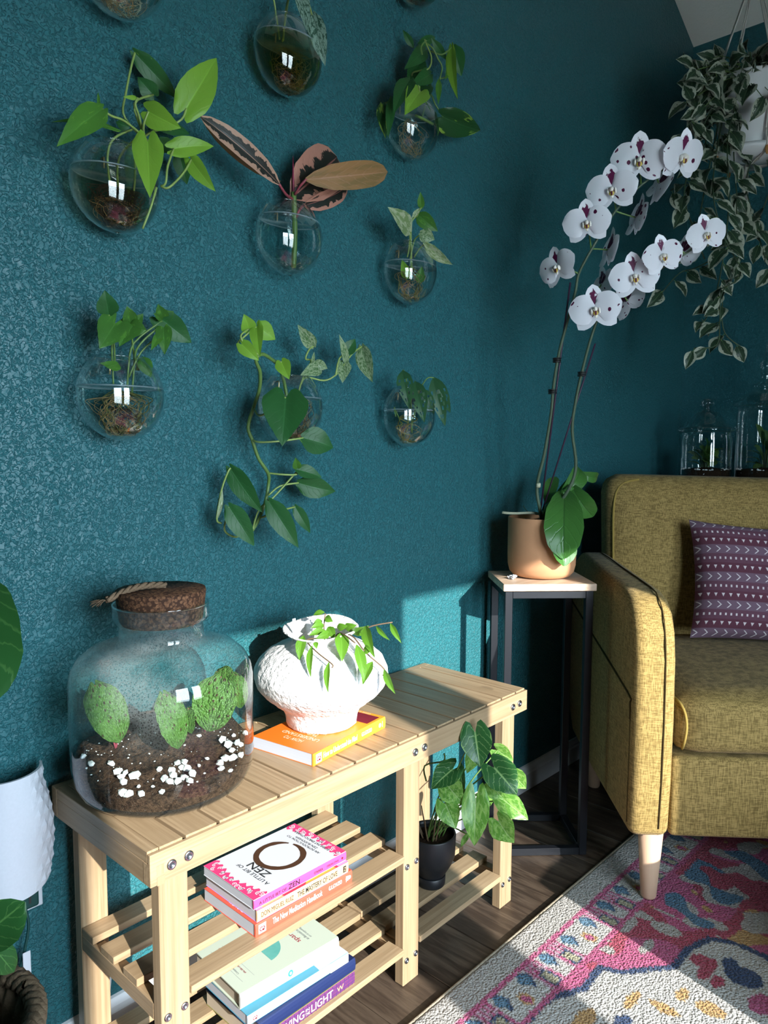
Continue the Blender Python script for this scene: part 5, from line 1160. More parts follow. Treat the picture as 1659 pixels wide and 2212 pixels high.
v, f = tube([knot+Vector((0, 0, 0.008)), knot+Vector((-0.006, -0.004, -0.004)), knot+Vector((-0.016, 0.004, -0.022))], 0.004, 6, 2); mk('knot', v, f, 'rust_clip', hp, True)
nj = thing('variegated_pothos', 'green and white variegated pothos trailing from the hanging planter', 'plant', (HC.x, HC.y, HC.z+0.09))
VN = [[(1600, 190), (1572, 300), (1575, 420), (1566, 530), (1548, 630), (1524, 690), (1516, 690)], [(1575, 200), (1530, 250), (1500, 330), (1478, 420), (1500, 500), (1522, 560)], [(1640, 200), (1628, 320), (1612, 400), (1632, 480), (1655, 560), (1690, 600)], [(1570, 210), (1540, 390), (1560, 500), (1600, 590), (1560, 630), (1555, 690), (1548, 745), (1500, 752)], [(1560, 200), (1512, 240), (1480, 280), (1462, 300)], [(1540, 560), (1500, 580), (1468, 590), (1430, 632)], [(1590, 195), (1585, 330), (1592, 440), (1585, 520), (1600, 560), (1570, 610), (1560, 660), (1566, 720), (1610, 755)], [(1550, 215), (1520, 320), (1500, 390), (1470, 400), (1448, 412)], [(1655, 200), (1650, 300), (1664, 400), (1640, 480), (1668, 520)], [(1565, 200), (1545, 300), (1520, 420), (1510, 480)], [(1548, 200), (1530, 180), (1520, 150), (1526, 130)], [(1610, 190), (1570, 150), (1540, 160), (1500, 200)]]
rnd = random.Random(21)
def lf(p, dirv, size, mt='leaf_njoy'):
    n = (CAM-p).normalized()*0.8+Vector((rnd.uniform(-.6, .6), rnd.uniform(-.6, .6), rnd.uniform(0, .8))); t0 = p+dirv.normalized()*size
    leaf(nj, p, t0, size*rnd.uniform(0.62, 0.80), mt, 'pothos', normal=n, fold=rnd.uniform(0.1, 0.4), arch=rnd.uniform(0.05, 0.2), wave=0.05, nu=8, nv=3, seed=rnd.randint(0, 999))
for ci, vn in enumerate(VN):
    dep = HD-0.10+rnd.uniform(-0.06, 0.12); pts = [atdep(u, v_, dep if i else HD-0.03) for i, (u, v_) in enumerate(vn)]; sm = smooth_path(pts, 6)
    stem(nj, pts, 0.0020, 'stem_dark', sub=5)
    acc = 0.0
    for a, b_ in zip(sm, sm[1:]):
        acc += (b_-a).length
        if acc > 0.036:
            acc = 0; s_ = rnd.choice((-1, 1)); dirv = RT*s_*rnd.uniform(0.3, 1)+Vector((0, 0, -1))*rnd.uniform(0.1, 1.0)-FW*rnd.uniform(-0.2, 0.6)
            q = b_+dirv.normalized()*0.014; stem(nj, [b_, q], 0.0009, 'stem_green', 'petiole', seg=4, sub=1); lf(q, dirv+Vector((0, 0, -0.3)), rnd.uniform(0.046, 0.068))
for k in range(64):                                         # crown over the pot rim
    a = rnd.uniform(0, 6.28); r = rnd.uniform(0.03, 0.14); p = Vector((HC.x+r*math.cos(a), HC.y+r*math.sin(a), HC.z+0.115+rnd.uniform(-0.01, 0.085)-r*0.25))
    dirv = Vector((math.cos(a), math.sin(a), rnd.uniform(-0.9, 0.3))); lf(p, dirv, rnd.uniform(0.052, 0.078))
    stem(nj, [(HC.x+r*0.25*math.cos(a), HC.y+r*0.25*math.sin(a), HC.z+0.09), (p.x*0.6+HC.x*0.4, p.y*0.6+HC.y*0.4, p.z+0.01), p], 0.0011, 'stem_green', 'petiole', seg=4, sub=2)

for k in range(60):                                         # leaves spilling over the front of the pot
    u, v_ = rnd.uniform(1478, 1675), rnd.uniform(118, 275)
    if 1560 < u and v_ > 235: continue
    p = atdep(u, v_, HD+rnd.uniform(-0.15, 0.06)); dirv = RT*rnd.uniform(-1, 0.7)+Vector((0, 0, rnd.uniform(-1.0, 0.5)))-FW*rnd.uniform(-0.2, 0.5)
    lf(p, dirv, rnd.uniform(0.050, 0.074)); c0 = Vector((HC.x+rnd.uniform(-.05, .05), HC.y+rnd.uniform(-.05, .05), HC.z+0.10)); stem(nj, [c0, c0.lerp(p, 0.5)+Vector((0, 0, 0.03)), p], 0.0011, 'stem_green', 'petiole', seg=4, sub=3)

# ---------------------------------------------------------------- ottoman standing in front of the sofa, outside the frame (shades the rug)
ot = thing('ottoman', 'low grey upholstered ottoman standing on the rug in front of the sofa', 'ottoman', (1.17, -1.45, 0.0105))
g = rcube(0.35, 0.30, 0.13, 0.03, 8); mk('cushion_top', [p+Vector((1.17, -1.45, 0.24)) for p in g[0]], g[1], 'ottoman_grey', ot, True)
for x in (0.88, 1.46):
    for y in (-1.69, -1.21): v, f = lathe([(0.0, 0.0120), (0.015, 0.0120), (0.022, 0.112), (0.0, 0.112)], (x, y), 16); mk('leg', v, f, 'sofa_leg_wood', ot, True)
# ---------------------------------------------------------------- glass wall globes
GR, GRY, GY = 0.0735, 0.0500, -0.0465
def globe_ring(zrel, k, n=44, inset=0.0):
    fac = math.sqrt(max(0.0, 1-(zrel/GR)**2)); out = []
    for i in range(n):
        a = 2*PI*i/n; x = (GR-inset)*fac*math.cos(a); y = (GRY-inset)*fac*math.sin(a)+GY
        out.append((x, min(y, -0.0016-inset)))
    return out
def wall_globe(cx, cz, label, wl=None, wmat='water_clear', top=0.060):
    t = thing('wall_globe', label, 'glass vase', (cx, 0, cz), 'glass globe vases on the teal wall'); n = 44
    zs = [top*math.sin(PI/2*1) if False else 0]
    a0 = math.asin(top/GR); N_ = 22; v, f = [], []
    for j in range(N_+1):
        a = a0-(a0+PI/2*0.985)*j/N_; z = GR*math.sin(a)
        for (x, y) in globe_ring(z, 1): v.append((cx+x, y, cz+z))
    for j in range(N_):
        for i in range(n): f.append((j*n+i, (j+1)*n+i, (j+1)*n+(i+1) % n, j*n+(i+1) % n))
    f.append(tuple(N_*n+i for i in range(n)))
    mk('glass', v, f, 'glass_globe', t, True)
    rim = [Vector((cx+x, y, cz+top)) for x, y in globe_ring(top, 1)]; rv, rf = tube(rim+[rim[0]], 0.0011, 6, 1, False); mk('rim', rv, rf, 'glass_jar', t, True)
    hk = MB(); hk.add(*tube([(cx, -0.0005, cz+0.052), (cx, -0.008, cz+0.053), (cx, -0.0095, cz+0.050), (cx, -0.0085, cz+0.036)], 0.0016, 6, 2)); mk('hook', hk.v, hk.f, 'hook_brass', t, True)
    if wl is not None:
        v, f = [], []; a1 = math.asin(wl/GR)
        for j in range(N_+1):
            a = a1-(a1+PI/2*0.985)*j/N_; z = GR*math.sin(a)
            for (x, y) in globe_ring(z, 1, inset=0.0014): v.append((cx+x*0.985, y, cz+z*0.985))
        for j in range(N_):
            for i in range(n): f.append((j*n+i, (j+1)*n+i, (j+1)*n+(i+1) % n, j*n+(i+1) % n))
        f.append(tuple(N_*n+i for i in range(n))); fm = [0]*len(f); f.append(tuple(range(n))[::-1]); fm.append(1)
        rg = [Vector((cx+x*0.99, y, cz+wl)) for x, y in globe_ring(wl, 1, inset=0.001)]; rv, rf = tube(rg+[rg[0]], 0.0013, 6, 1, False); mk('water_line', rv, rf, 'water_ring', t, True)
        mk('water', v, f, None, t, True, mats=[wmat, 'water_line'], fmat=fm)
    return t
def roots(parent, cx, cz, n, mat, seed, zlo=-0.066, zhi=0.0, r=0.00045, xr=(-1, 1)):
    rnd = random.Random(seed); b = MB()
    for k in range(n):
        p = Vector((cx+rnd.uniform(-0.02, 0.02), GY, cz+zhi)); pts = [p]
        a = rnd.uniform(0, 6.28); s_ = rnd.uniform(0.2, 0.9)
        for q in range(9):
            a += rnd.uniform(-0.75, 0.75); z = zhi+(zlo-zhi)*min(1, (q+1)/6.0)*rnd.uniform(0.82, 1.0)
            fac = math.sqrt(max(0.02, 1-((z)/GR)**2))*0.86; s_ = s_*0.6+0.4*rnd.uniform(0.25, 1.0)
            x = math.cos(a)*s_*fac*GR; x = x if xr[0]*GR <= x <= xr[1]*GR else x*0.3
            pts.append(Vector((cx+x, GY+math.sin(a)*s_*fac*GRY*0.8, cz+z)))
        b.add(*tube(pts, r, 4, 4))
    o = b.build('roots', mat, parent, True); o['kind'] = 'stuff'; return o
def wl_(u, v_, d): return onwall(u, v_, d)
def plant(label, cx, cz, name='pothos_cutting'): return thing(name, label, 'plant', (cx, GY, cz))
def LV(t, bu, bv, bd, tu, tv, td, w, mat, kind='pothos', roll=0, **k):
    p, q = onwall(bu, bv, bd), onwall(tu, tv, td); px = F_PX/depth_of((p+q)/2)
    k.setdefault('fold', 0.22); k.setdefault('arch', 0.08); k.setdefault('nv', 4); k.setdefault('nu', 12)
    return leaf(t, p, q, w/px, mat, kind, roll, seed=int(bu), **k)
def ST_(t, pts, r, mat, name='petiole', **k): return stem(t, [onwall(*p) for p in pts], r, mat, name, **k)

# --- globe with the lime pothos
X, Z = 0.120, 1.455
wall_globe(X, Z, 'wall globe packed with dark roots under a lime-leaved pothos', 0.016, 'water_brown')
t = plant('lime green pothos cutting with heart leaves reaching out of its wall globe', X, Z)
roots(t, X, Z, 70, 'root_dark', 1, zhi=-0.002, xr=(-1, 0.7)); roots(t, X, Z, 14, 'root_tan', 2, zhi=-0.02)
for a in [(402, 235, .09, 468, 125, .10, 78, 'leaf_lime', 'heart'), (321, 241, .09, 391, 277, .12, 58, 'leaf_lime', 'heart', 10), (319, 306, .10, 324, 428, .13, 68, 'leaf_lime', 'heart'), (375, 322, .10, 462, 316, .12, 46, 'leaf_lime', 'heart', -20), (413, 345, .10, 466, 414, .12, 40, 'leaf_lime', 'heart', 15), (221, 236, .09, 122, 317, .11, 60, 'leaf_mid', 'pothos', 10), (291, 114, .03, 385, 214, .03, 44, 'leaf_pothos', 'pothos'), (331, 205, .035, 297, 166, .03, 42, 'leaf_pothos', 'heart'), (253, 283, .05, 110, 264, .03, 22, 'leaf_mid', 'pothos', 55), (331, 262, .04, 410, 290, .03, 30, 'leaf_pothos', 'pothos'), (387, 331, .04, 404, 399, .03, 38, 'leaf_pothos', 'pothos'), (298, 212, .09, 265, 209, .09, 10, 'leaf_lime', 'lance'), (214, 236, .05, 212, 199, .04, 7, 'leaf_mid', 'lance'), (278, 274, .05, 250, 264, .04, 26, 'leaf_pothos', 'pothos'), (345, 300, .05, 372, 330, .04, 34, 'leaf_pothos', 'pothos')]: LV(t, *a)
H = (312, 296, .06)
for pts in ([(318, 345, .05), H, (360, 275, .08), (392, 258, .09), (402, 235, .09)], [H, (310, 270, .08), (321, 241, .09)], [(316, 300, .08), (319, 306, .10)], [(348, 402, .10), (358, 395, .11), (362, 360, .11), (375, 322, .10)], [(348, 402, .10), (365, 405, .11), (395, 375, .11), (413, 345, .10)], [H, (270, 262, .08), (240, 250, .09), (221, 236, .09)], [H, (290, 280, .05), (266, 245, .05), (272, 200, .04), (282, 150, .03), (291, 114, .03)], [H, (290, 225, .06), (331, 205, .035)], [H, (300, 250, .08), (292, 225, .09), (298, 212, .09)], [(238, 400, .05), (232, 340, .05), (245, 300, .05), (285, 280, .05)], [(338, 405, .10), (325, 450, .10), (308, 494, .09)], [(255, 410, .05), (258, 340, .05), (305, 290, .06)], [(285, 440, .04), (292, 380, .05), (290, 300, .06)], [(300, 300, .06), (340, 280, .05), (370, 280, .05)]): ST_(t, pts, 0.0019, 'stem_lime')

# --- arrowhead cutting
X, Z = 0.120, 1.125
wall_globe(X, Z, 'round wall globe with amber roots below glossy arrowhead leaves', 0.012, 'water_clear')
t = plant('glossy green arrowhead cutting in the wall globe above the cork jar', X, Z, 'arrowhead_cutting')
roots(t, X, Z, 34, 'root_tan', 3, zhi=0.0, r=0.0005); roots(t, X, Z, 16, 'root_green', 4, zhi=0.008, r=0.0008); roots(t, X, Z, 18, 'root_dark', 44, zhi=-0.02, xr=(0, 1))
def Z3(a, b_): return (140+a*0.2532, 600+b_*0.2532)
for (a, b_, c, d, w, mt, kd, rl) in [(375, 310, 340, 105, 48, 'leaf_pothos', 'pothos', 0), (430, 390, 296, 605, 66, 'leaf_green', 'arrow', 0), (560, 385, 530, 240, 34, 'leaf_green', 'pothos', 10), (595, 395, 463, 588, 46, 'leaf_green', 'pothos', 15), (585, 410, 670, 305, 24, 'leaf_green', 'pothos', 0), (560, 410, 700, 450, 40, 'leaf_green', 'pothos', 10), (838, 365, 1082, 555, 56, 'leaf_pothos', 'arrow', 0), (840, 350, 795, 222, 30, 'leaf_green', 'pothos', 0), (840, 350, 930, 285, 26, 'leaf_green', 'pothos', 0), (842, 400, 852, 658, 36, 'leaf_green', 'pothos', 0), (820, 480, 735, 622, 20, 'leaf_mid', 'pothos', 10), (480, 770, 298, 728, 22, 'leaf_mid', 'lance', 10), (660, 690, 738, 852, 32, 'leaf_green', 'pothos', 0), (835, 360, 755, 300, 14, 'leaf_green', 'lance', 0)]:
    u, v_ = Z3(a, b_); u2, v2 = Z3(c, d); ins = d > 700
    LV(t, u, v_, .075 if not ins else .06, u2, v2, .09 if not ins else .07, w, mt, kd, rl, wave=0.02)
for pts in ([(245, 830, .05), (243, 790, .05), (242, 740, .06), (251, 700, .075)], [(275, 840, .05), (278, 790, .05), (290, 740, .06), (350, 693, .075)], [(285, 850, .05), (290, 780, .05), (286, 740, .06), (283, 698, .075)], [(278, 815, .05), (305, 760, .06), (348, 722, .075)], [(300, 800, .05), (292, 765, .06), (310, 735, .07), (352, 700, .075)], [(248, 800, .05), (246, 740, .06), (235, 680, .075)], [(295, 800, .05), (300, 780, .055), (307, 775, .06)]): ST_(t, pts, 0.0017, 'stem_green')

# --- rubber plant
X, Z = 0.475, 1.447
wall_globe(X, Z, 'clear wall globe holding a single green stem of rubber plant', 0.030, 'water_clear')
t = plant('rubber plant cutting with long pink, black and bronze leaves', X, Z, 'rubber_plant_cutting')
for a in [(603, 398, .085, 430, 249, .07, 44, 'leaf_ruby_long', 'ficus', 20), (630, 428, .05, 728, 340, .045, 108, 'leaf_ruby', 'ficus', 0), (655, 444, .06, 752, 400, .065, 46, 'leaf_ruby', 'ficus', 30), (660, 388, .09, 837, 372, .13, 60, 'leaf_bronze', 'ficus', 0)]: LV(t, *a, fold=0.3, wave=0.015)
LV(t, 606, 392, .083, 432, 247, .065, 34, 'leaf_bronze', 'ficus', -50, fold=0.1)
ST_(t, [(634, 578, .045), (637, 500, .05), (634, 415, .055)], 0.0052, 'stem_green', 'stem', seg=10)
ST_(t, [(634, 424, .055), (633, 375, .06), (633, 336, .06)], 0.0032, 'bud_red', 'bud', r1=0.0003)
for pts in ([(632, 430, .055), (618, 420, .07), (603, 398, .085)], [(637, 420, .06), (648, 402, .08), (662, 387, .09)], [(640, 470, .055), (646, 455, .06), (655, 444, .06)], [(632, 432, .055), (630, 428, .05)]): ST_(t, pts, 0.0026, 'stem_red')

# --- satin pothos, upper row
X, Z = 0.475, 1.782
wall_globe(X, Z, 'wall globe of murky green water with two silver-veined leaves hanging over it', 0.022, 'water_green')
t = plant('silver-veined satin pothos cutting hanging over a murky wall globe', X, Z)
roots(t, X, Z, 30, 'root_green', 5, zhi=0.01); roots(t, X, Z, 10, 'root_tan', 6, zhi=-0.02)
for a in [(645, -22, .09, 662, 66, .11, 34, 'leaf_silver', 'pothos', -20), (676, 33, .09, 703, 143, .10, 42, 'leaf_silver', 'pothos', 0), (575, -70, .08, 560, -20, .09, 40, 'leaf_silver', 'pothos', 0)]: LV(t, *a)
for pts in ([(604, 85, .05), (598, 40, .05), (588, -20, .06), (578, -68, .08)], [(610, 90, .05), (620, 20, .06), (630, -40, .08), (640, -22, .09)], [(612, 88, .05), (622, 0, .06), (655, -20, .08), (674, 32, .09)]): ST_(t, pts, 0.0017, 'stem_lime')

# --- heartleaf philodendron
X, Z = 0.832, 1.762
wall_globe(X, Z, 'small clear wall globe half hidden by dark and lime heart leaves', 0.030, 'water_clear')
t = plant('dark heartleaf philodendron with lime streaks tumbling from a wall globe', X, Z, 'philodendron_cutting')
roots(t, X, Z, 16, 'root_tan', 7, zhi=0.01)
for a in [(907, 199, .10, 874, 249, .12, 56, 'leaf_lime', 'heart', 10), (886, 172, .085, 850, 247, .10, 42, 'leaf_pothos', 'pothos', 20), (826, 226, .05, 833, 300, .06, 30, 'leaf_brasil', 'pothos', 0), (957, 252, .07, 1038, 281, .09, 62, 'leaf_brasil', 'heart', 20), (976, 101, .10, 989, 215, .12, 28, 'leaf_lime', 'pothos', 30), (980, 101, .085, 997, 165, .085, 38, 'leaf_pothos', 'pothos', 0), (948, 170, .09, 947, 227, .10, 14, 'leaf_mid', 'lance', 0), (918, 108, .06, 873, 150, .06, 34, 'leaf_pothos', 'pothos', 0), (894, 104, .04, 870, 64, .03, 16, 'leaf_pothos', 'lance', 0), (930, 160, .08, 884, 187, .09, 34, 'leaf_pothos', 'pothos', 0), (932, 82, .06, 966, 130, .06, 18, 'leaf_pothos', 'lance', 0), (905, 138, .05, 878, 190, .06, 46, 'leaf_pothos', 'heart', 0), (846, 214, .07, 838, 299, .08, 22, 'leaf_pothos', 'pothos', 0), (922, 187, .09, 916, 222, .10, 30, 'leaf_brasil', 'heart', 0), (905, 95, .05, 940, 80, .05, 20, 'leaf_pothos', 'pothos', 0), (972, 150, .09, 962, 172, .10, 16, 'leaf_mid', 'pothos', 0)]: LV(t, *a)
for pts in ([(900, 230, .05), (889, 165, .06), (905, 153, .08), (926, 148, .09), (932, 125, .09), (921, 95, .08), (917, 85, .08)], [(921, 93, .08), (935, 105, .09), (945, 125, .09), (955, 145, .09), (950, 170, .09)], [(950, 170, .09), (965, 165, .09), (972, 150, .09)], [(930, 110, .08), (955, 118, .09), (976, 101, .10)], [(910, 260, .05), (928, 205, .06), (940, 225, .07), (957, 252, .07)], [(880, 205, .06), (850, 215, .06), (826, 226, .05)], [(900, 175, .08), (905, 190, .10), (907, 199, .10)], [(912, 118, .08), (910, 100, .08), (921, 88, .08)]): ST_(t, pts, 0.0018, 'stem_lime' if pts[0][0] == 900 else 'stem_green')
ST_(t, [(898, 250, .06), (912, 256, .08), (935, 268, .06)], 0.0030, 'stem_lime')

# --- little marble pothos
X, Z = 0.830, 1.442
wall_globe(X, Z, 'wall globe with golden roots and a few creamy marbled leaves', 0.012, 'water_clear')
t = plant('small creamy marbled pothos cutting with a drooping pale leaf', X, Z)
roots(t, X, Z, 14, 'root_tan', 8, zhi=0.0); roots(t, X, Z, 6, 'root_green', 9, zhi=0.01, r=0.0016)
for a in [(884, 500, .08, 837, 447, .10, 44, 'leaf_cream', 'pothos', 30), (910, 449, .09, 908, 414, .10, 16, 'leaf_mid', 'pothos', 0), (903, 464, .08, 946, 500, .11, 34, 'leaf_green', 'pothos', 0), (920, 526, .09, 978, 572, .11, 28, 'leaf_cream', 'pothos', 30), (908, 503, .08, 939, 518, .10, 32, 'leaf_marble', 'pothos', 0), (890, 470, .08, 908, 449, .09, 11, 'leaf_cream', 'lance', 0), (880, 600, .05, 868, 560, .06, 22, 'leaf_lime', 'pothos', 0), (905, 610, .05, 912, 575, .06, 20, 'leaf_mid', 'pothos', 0)]: LV(t, *a)
for pts in ([(888, 590, .05), (887, 540, .05), (885, 512, .06), (884, 500, .08)], [(890, 580, .05), (888, 520, .055), (889, 480, .07), (903, 464, .08)], [(886, 560, .05), (895, 520, .06), (910, 505, .08)], [(895, 555, .05), (908, 535, .07), (920, 526, .09)], [(880, 555, .05), (884, 530, .05), (890, 470, .08)], [(900, 468, .08), (906, 455, .09), (910, 449, .09)]): ST_(t, pts, 0.0017, 'stem_lime')

# --- long trailing pothos
X, Z = 0.475, 1.120
wall_globe(X, Z, 'wall globe almost hidden behind a big heart leaf of trailing pothos', 0.018, 'water_clear')
t = plant('long trailing golden pothos vine with dark leaves and lime young ones', X, Z, 'trailing_pothos')
roots(t, X, Z, 40, 'root_tan', 10, zhi=0.025, xr=(0.2, 1)); roots(t, X, Z, 30, 'root_dark', 11, zhi=0.015, xr=(0.3, 1))
def Z4(a, b_): return (440+a*0.3617, 640+b_*0.3617)
for (a, b_, d0, c, d, d1, w, mt, kd, rl) in [(270, 195, .09, 240, 106, .10, 36, 'leaf_lime', 'heart', 10), (318, 180, .10, 338, 362, .12, 34, 'leaf_lime', 'heart', 20), (325, 185, .09, 428, 260, .10, 44, 'leaf_lime', 'heart', -10), (228, 288, .10, 331, 385, .12, 34, 'leaf_lime', 'heart', 0), (465, 395, .09, 512, 497, .11, 36, 'leaf_lime', 'heart', 0), (655, 300, .07, 560, 168, .08, 32, 'leaf_marble', 'pothos', 0), (695, 420, .06, 575, 472, .07, 34, 'leaf_marble', 'pothos', 0), (660, 395, .06, 740, 432, .07, 24, 'leaf_marble', 'pothos', 0), (650, 400, .07, 660, 330, .08, 8, 'leaf_marble', 'lance', 0), (852, 400, .08, 808, 224, .09, 18, 'leaf_marble', 'pothos', 20), (850, 340, .08, 905, 255, .09, 30, 'leaf_pothos', 'pothos', 0), (945, 300, .08, 1010, 515, .10, 40, 'leaf_marble', 'pothos', 20), (838, 405, .08, 828, 518, .09, 34, 'leaf_marble', 'heart', 0), (490, 605, .11, 468, 895, .14, 104, 'leaf_pothos', 'heart', 0), (590, 845, .09, 775, 905, .11, 62, 'leaf_pothos', 'pothos', -15), (160, 1025, .06, 352, 1292, .09, 48, 'leaf_pothos', 'pothos', 15), (150, 1255, .07, 302, 1492, .09, 50, 'leaf_pothos', 'pothos', 0), (392, 1228, .07, 566, 1502, .10, 50, 'leaf_pothos', 'pothos', 0), (545, 1255, .05, 637, 1414, .06, 28, 'leaf_pothos', 'pothos', 0), (568, 1115, .06, 788, 1166, .09, 50, 'leaf_pothos', 'pothos', 10), (555, 1035, .07, 705, 1082, .09, 32, 'leaf_pothos', 'pothos', -20), (560, 1030, .07, 548, 962, .08, 20, 'leaf_mid', 'pothos', 0), (78, 1335, .05, 112, 1148, .05, 11, 'leaf_cream', 'lance', 20)]:
    u, v_ = Z4(a, b_); u2, v2 = Z4(c, d); LV(t, u, v_, d0, u2, v2, d1, w, mt, kd, rl, wave=0.015)
VINE = [(621, 870, .05), (615, 830, .05), (603, 792, .07), (585, 775, .08), (566, 765, .09), (553, 778, .09), (562, 805, .08), (560, 842, .06), (548, 879, .05), (536, 922, .04), (545, 951, .04), (559, 991, .04), (579, 1022, .04), (580, 1045, .03), (574, 1081, .03), (559, 1121, .03), (545, 1146, .03)]
ST_(t, VINE, 0.0034, 'stem_green', 'vine', seg=8)
for pts in ([(560, 768, .09), (530, 745, .10), (520, 725, .10), (537, 711, .09)], [(556, 765, .09), (515, 745, .09), (530, 725, .09), (554, 706, .10)], [(560, 768, .09), (548, 745, .10), (555, 728, .10), (558, 707, .09)], [(605, 795, .07), (600, 780, .08), (608, 783, .09)], [(648, 880, .05), (645, 850, .05), (655, 815, .06), (672, 780, .06), (660, 775, .07), (668, 755, .07), (677, 748, .07)], [(650, 830, .05), (662, 815, .06), (700, 822, .07), (725, 810, .08), (745, 785, .08)], [(735, 800, .08), (760, 765, .08), (782, 748, .08)], [(725, 810, .08), (733, 775, .08), (748, 762, .08)], [(660, 815, .06), (680, 800, .06), (690, 793, .06)], [(548, 882, .05), (560, 898, .08), (585, 885, .10), (617, 858, .11)], [(545, 950, .04), (560, 955, .06), (605, 953, .08), (655, 946, .09)], [(579, 1022, .04), (610, 1025, .06), (640, 1025, .07), (645, 1015, .07)], [(580, 1070, .04), (605, 1050, .05), (645, 1043, .06)], [(574, 1081, .03), (588, 1080, .06), (583, 1085, .07)], [(560, 1120, .03), (600, 1105, .05), (637, 1095, .05)], [(545, 1146, .03), (510, 1160, .04), (485, 1145, .05), (492, 1110, .06), (494, 1095, .07)], [(478, 1130, .05), (468, 1120, .05), (478, 1060, .05), (492, 1020, .06), (498, 1011, .06)], [(545, 1146, .03), (560, 1100, .04), (590, 1075, .05), (640, 1020, .06)]): ST_(t, pts, 0.0019, 'stem_lime')

# --- swiss cheese vine
X, Z = 0.830, 1.117
wall_globe(X, Z, 'wall globe of clear water under drooping perforated leaves', 0.010, 'water_clear')
t = plant('swiss cheese vine cutting with drooping perforated leaves', X, Z, 'monstera_cutting')
roots(t, X, Z, 10, 'root_tan', 12, zhi=-0.02); roots(t, X, Z, 5, 'root_green', 13, zhi=0.0, r=0.0014)
HO = {(3, 2), (3, 3), (5, 2), (7, 2), (3, 6), (5, 7), (5, 6), (7, 6), (9, 3), (9, 5), (4, 1), (6, 1), (6, 7)}
for a in [(870, 800, .08, 883, 882, .10, 32), (897, 824, .08, 917, 913, .11, 34), (935, 817, .09, 962, 921, .11, 30), (938, 815, .085, 973, 892, .10, 26), (915, 840, .08, 938, 895, .09, 22)]: LV(t, *a[:6], a[6]*1.15, 'leaf_monstera', 'ovate', 0, holes=HO, wave=0.02, arch=0.10)
for pts in ([(880, 930, .05), (884, 880, .05), (876, 810, .06), (870, 800, .08)], [(890, 935, .05), (888, 850, .055), (897, 824, .08)], [(888, 930, .05), (905, 850, .06), (922, 818, .08), (937, 816, .09)], [(900, 855, .06), (908, 838, .07), (915, 840, .08)], [(868, 920, .05), (852, 880, .05), (855, 900, .05)]): ST_(t, pts, 0.0016, 'stem_green')

# --- globes cut by the top of the frame
wall_globe(0.135, 1.788, 'wall globe with pale roots above the lime pothos globe', 0.03, 'water_clear')
t = plant('leafy cutting with pale roots in the globe above the lime pothos', 0.135, 1.788); roots(t, 0.135, 1.788, 26, 'root_tan', 14, zhi=0.01); roots(t, 0.135, 1.788, 12, 'sheath', 15, zhi=-0.01)
for k, a in enumerate(((-0.04, 0.10), (0.03, 0.12), (0.07, 0.07))):
    b0 = Vector((0.135+a[0]*0.6, -0.07, 1.788+a[1]*0.8)); leaf(t, b0, b0+Vector((a[0], -0.03, 0.04)), 0.05, 'leaf_pothos', 'pothos', 0); stem(t, [(0.135, GY, 1.788), (0.135+a[0]*0.3, GY-0.01, 1.85), b0], 0.0018, 'stem_green', 'petiole')
wall_globe(0.842, 2.096, 'wall globe with brown roots above the dark philodendron globe', 0.03, 'water_brown')
t = plant('cutting with brown roots in the globe above the dark philodendron', 0.842, 2.096); roots(t, 0.842, 2.096, 30, 'root_dark', 16, zhi=0.0)
for k, a in enumerate(((-0.05, 0.10), (0.04, 0.11))):
    b0 = Vector((0.842+a[0]*0.6, -0.07, 2.096+a[1]*0.8)); leaf(t, b0, b0+Vector((a[0], -0.03, 0.04)), 0.05, 'leaf_pothos', 'pothos', 0); stem(t, [(0.842, GY, 2.096), (0.842+a[0]*0.3, GY-0.01, 2.15), b0], 0.0018, 'stem_green', 'petiole')

# ---------------------------------------------------------------- things at the left edge: outlet, night light, plug, basket plant
op = thing('wall_outlet', 'white outlet plate on the teal wall left of the bench', 'outlet', (-0.055, 0, 0.345))
v, f = box(-0.092, -0.018, -0.006, -0.0004, 0.300, 0.415, 0.002, 2); mk('plate', v, f, 'plastic_white', op)
for z in (0.328, 0.385): v, f = box(-0.071, -0.039, -0.0085, -0.0061, z-0.016, z+0.016, 0.002, 2); mk('socket', v, f, 'plastic_white', op)
nl = thing('night_light', 'white ceramic plug-in warmer with a diamond relief, left of the bench', 'lamp', (-0.075, -0.05, 0.375))
vv, ff = [], []; NX, NZ = 60, 54
def shield(i, j, off=0.0):
    s_ = i/NX; q = j/NZ; a = math.radians(-78+156*s_); wd = 0.066+0.012*math.sin(PI*min(1, q*1.15))-0.006*q
    x = -0.078+wd*math.sin(a); y = -0.012-0.066*math.cos(a)*0.9
    z = 0.372+0.176*q+0.012*math.cos(a)*(-1 if q < 0.5 else -0.2)*(1-q)
    return Vector((x, y, z)), a, s_, q
for j in range(NZ+1):
    for i in range(NX+1):
        p, a, s_, q = shield(i, j); edge = max(0, abs(s_-0.5)*2-0.22)
        h = 0.0028 if (edge > 0 and edge > 0.35*abs(q-0.5)) and (i % 4 == 2 and j % 4 == 2 or False) else 0.0
        if edge > 0.0: h = 0.0030*max(0, 1-(abs((i+3*((j//6) % 2)) % 6-3)+abs(j % 6-3))/3.0)*min(1, edge*4)*(1 if abs(s_-0.5) < 0.44 else 0)
        vv.append(p+Vector((math.sin(a), -math.cos(a), 0))*h)
for j in range(NZ):
    for i in range(NX): k = j*(NX+1)+i; ff.append((k, k+1, k+NX+2, k+NX+1))
n0 = len(vv)
for j in range(NZ+1):
    for i in range(NX+1): p, a, s_, q = shield(i, j); vv.append(p-Vector((math.sin(a), -math.cos(a), 0))*0.004)
for j in range(NZ):
    for i in range(NX): k = n0+j*(NX+1)+i; ff.append((k, k+NX+1, k+NX+2, k+1))
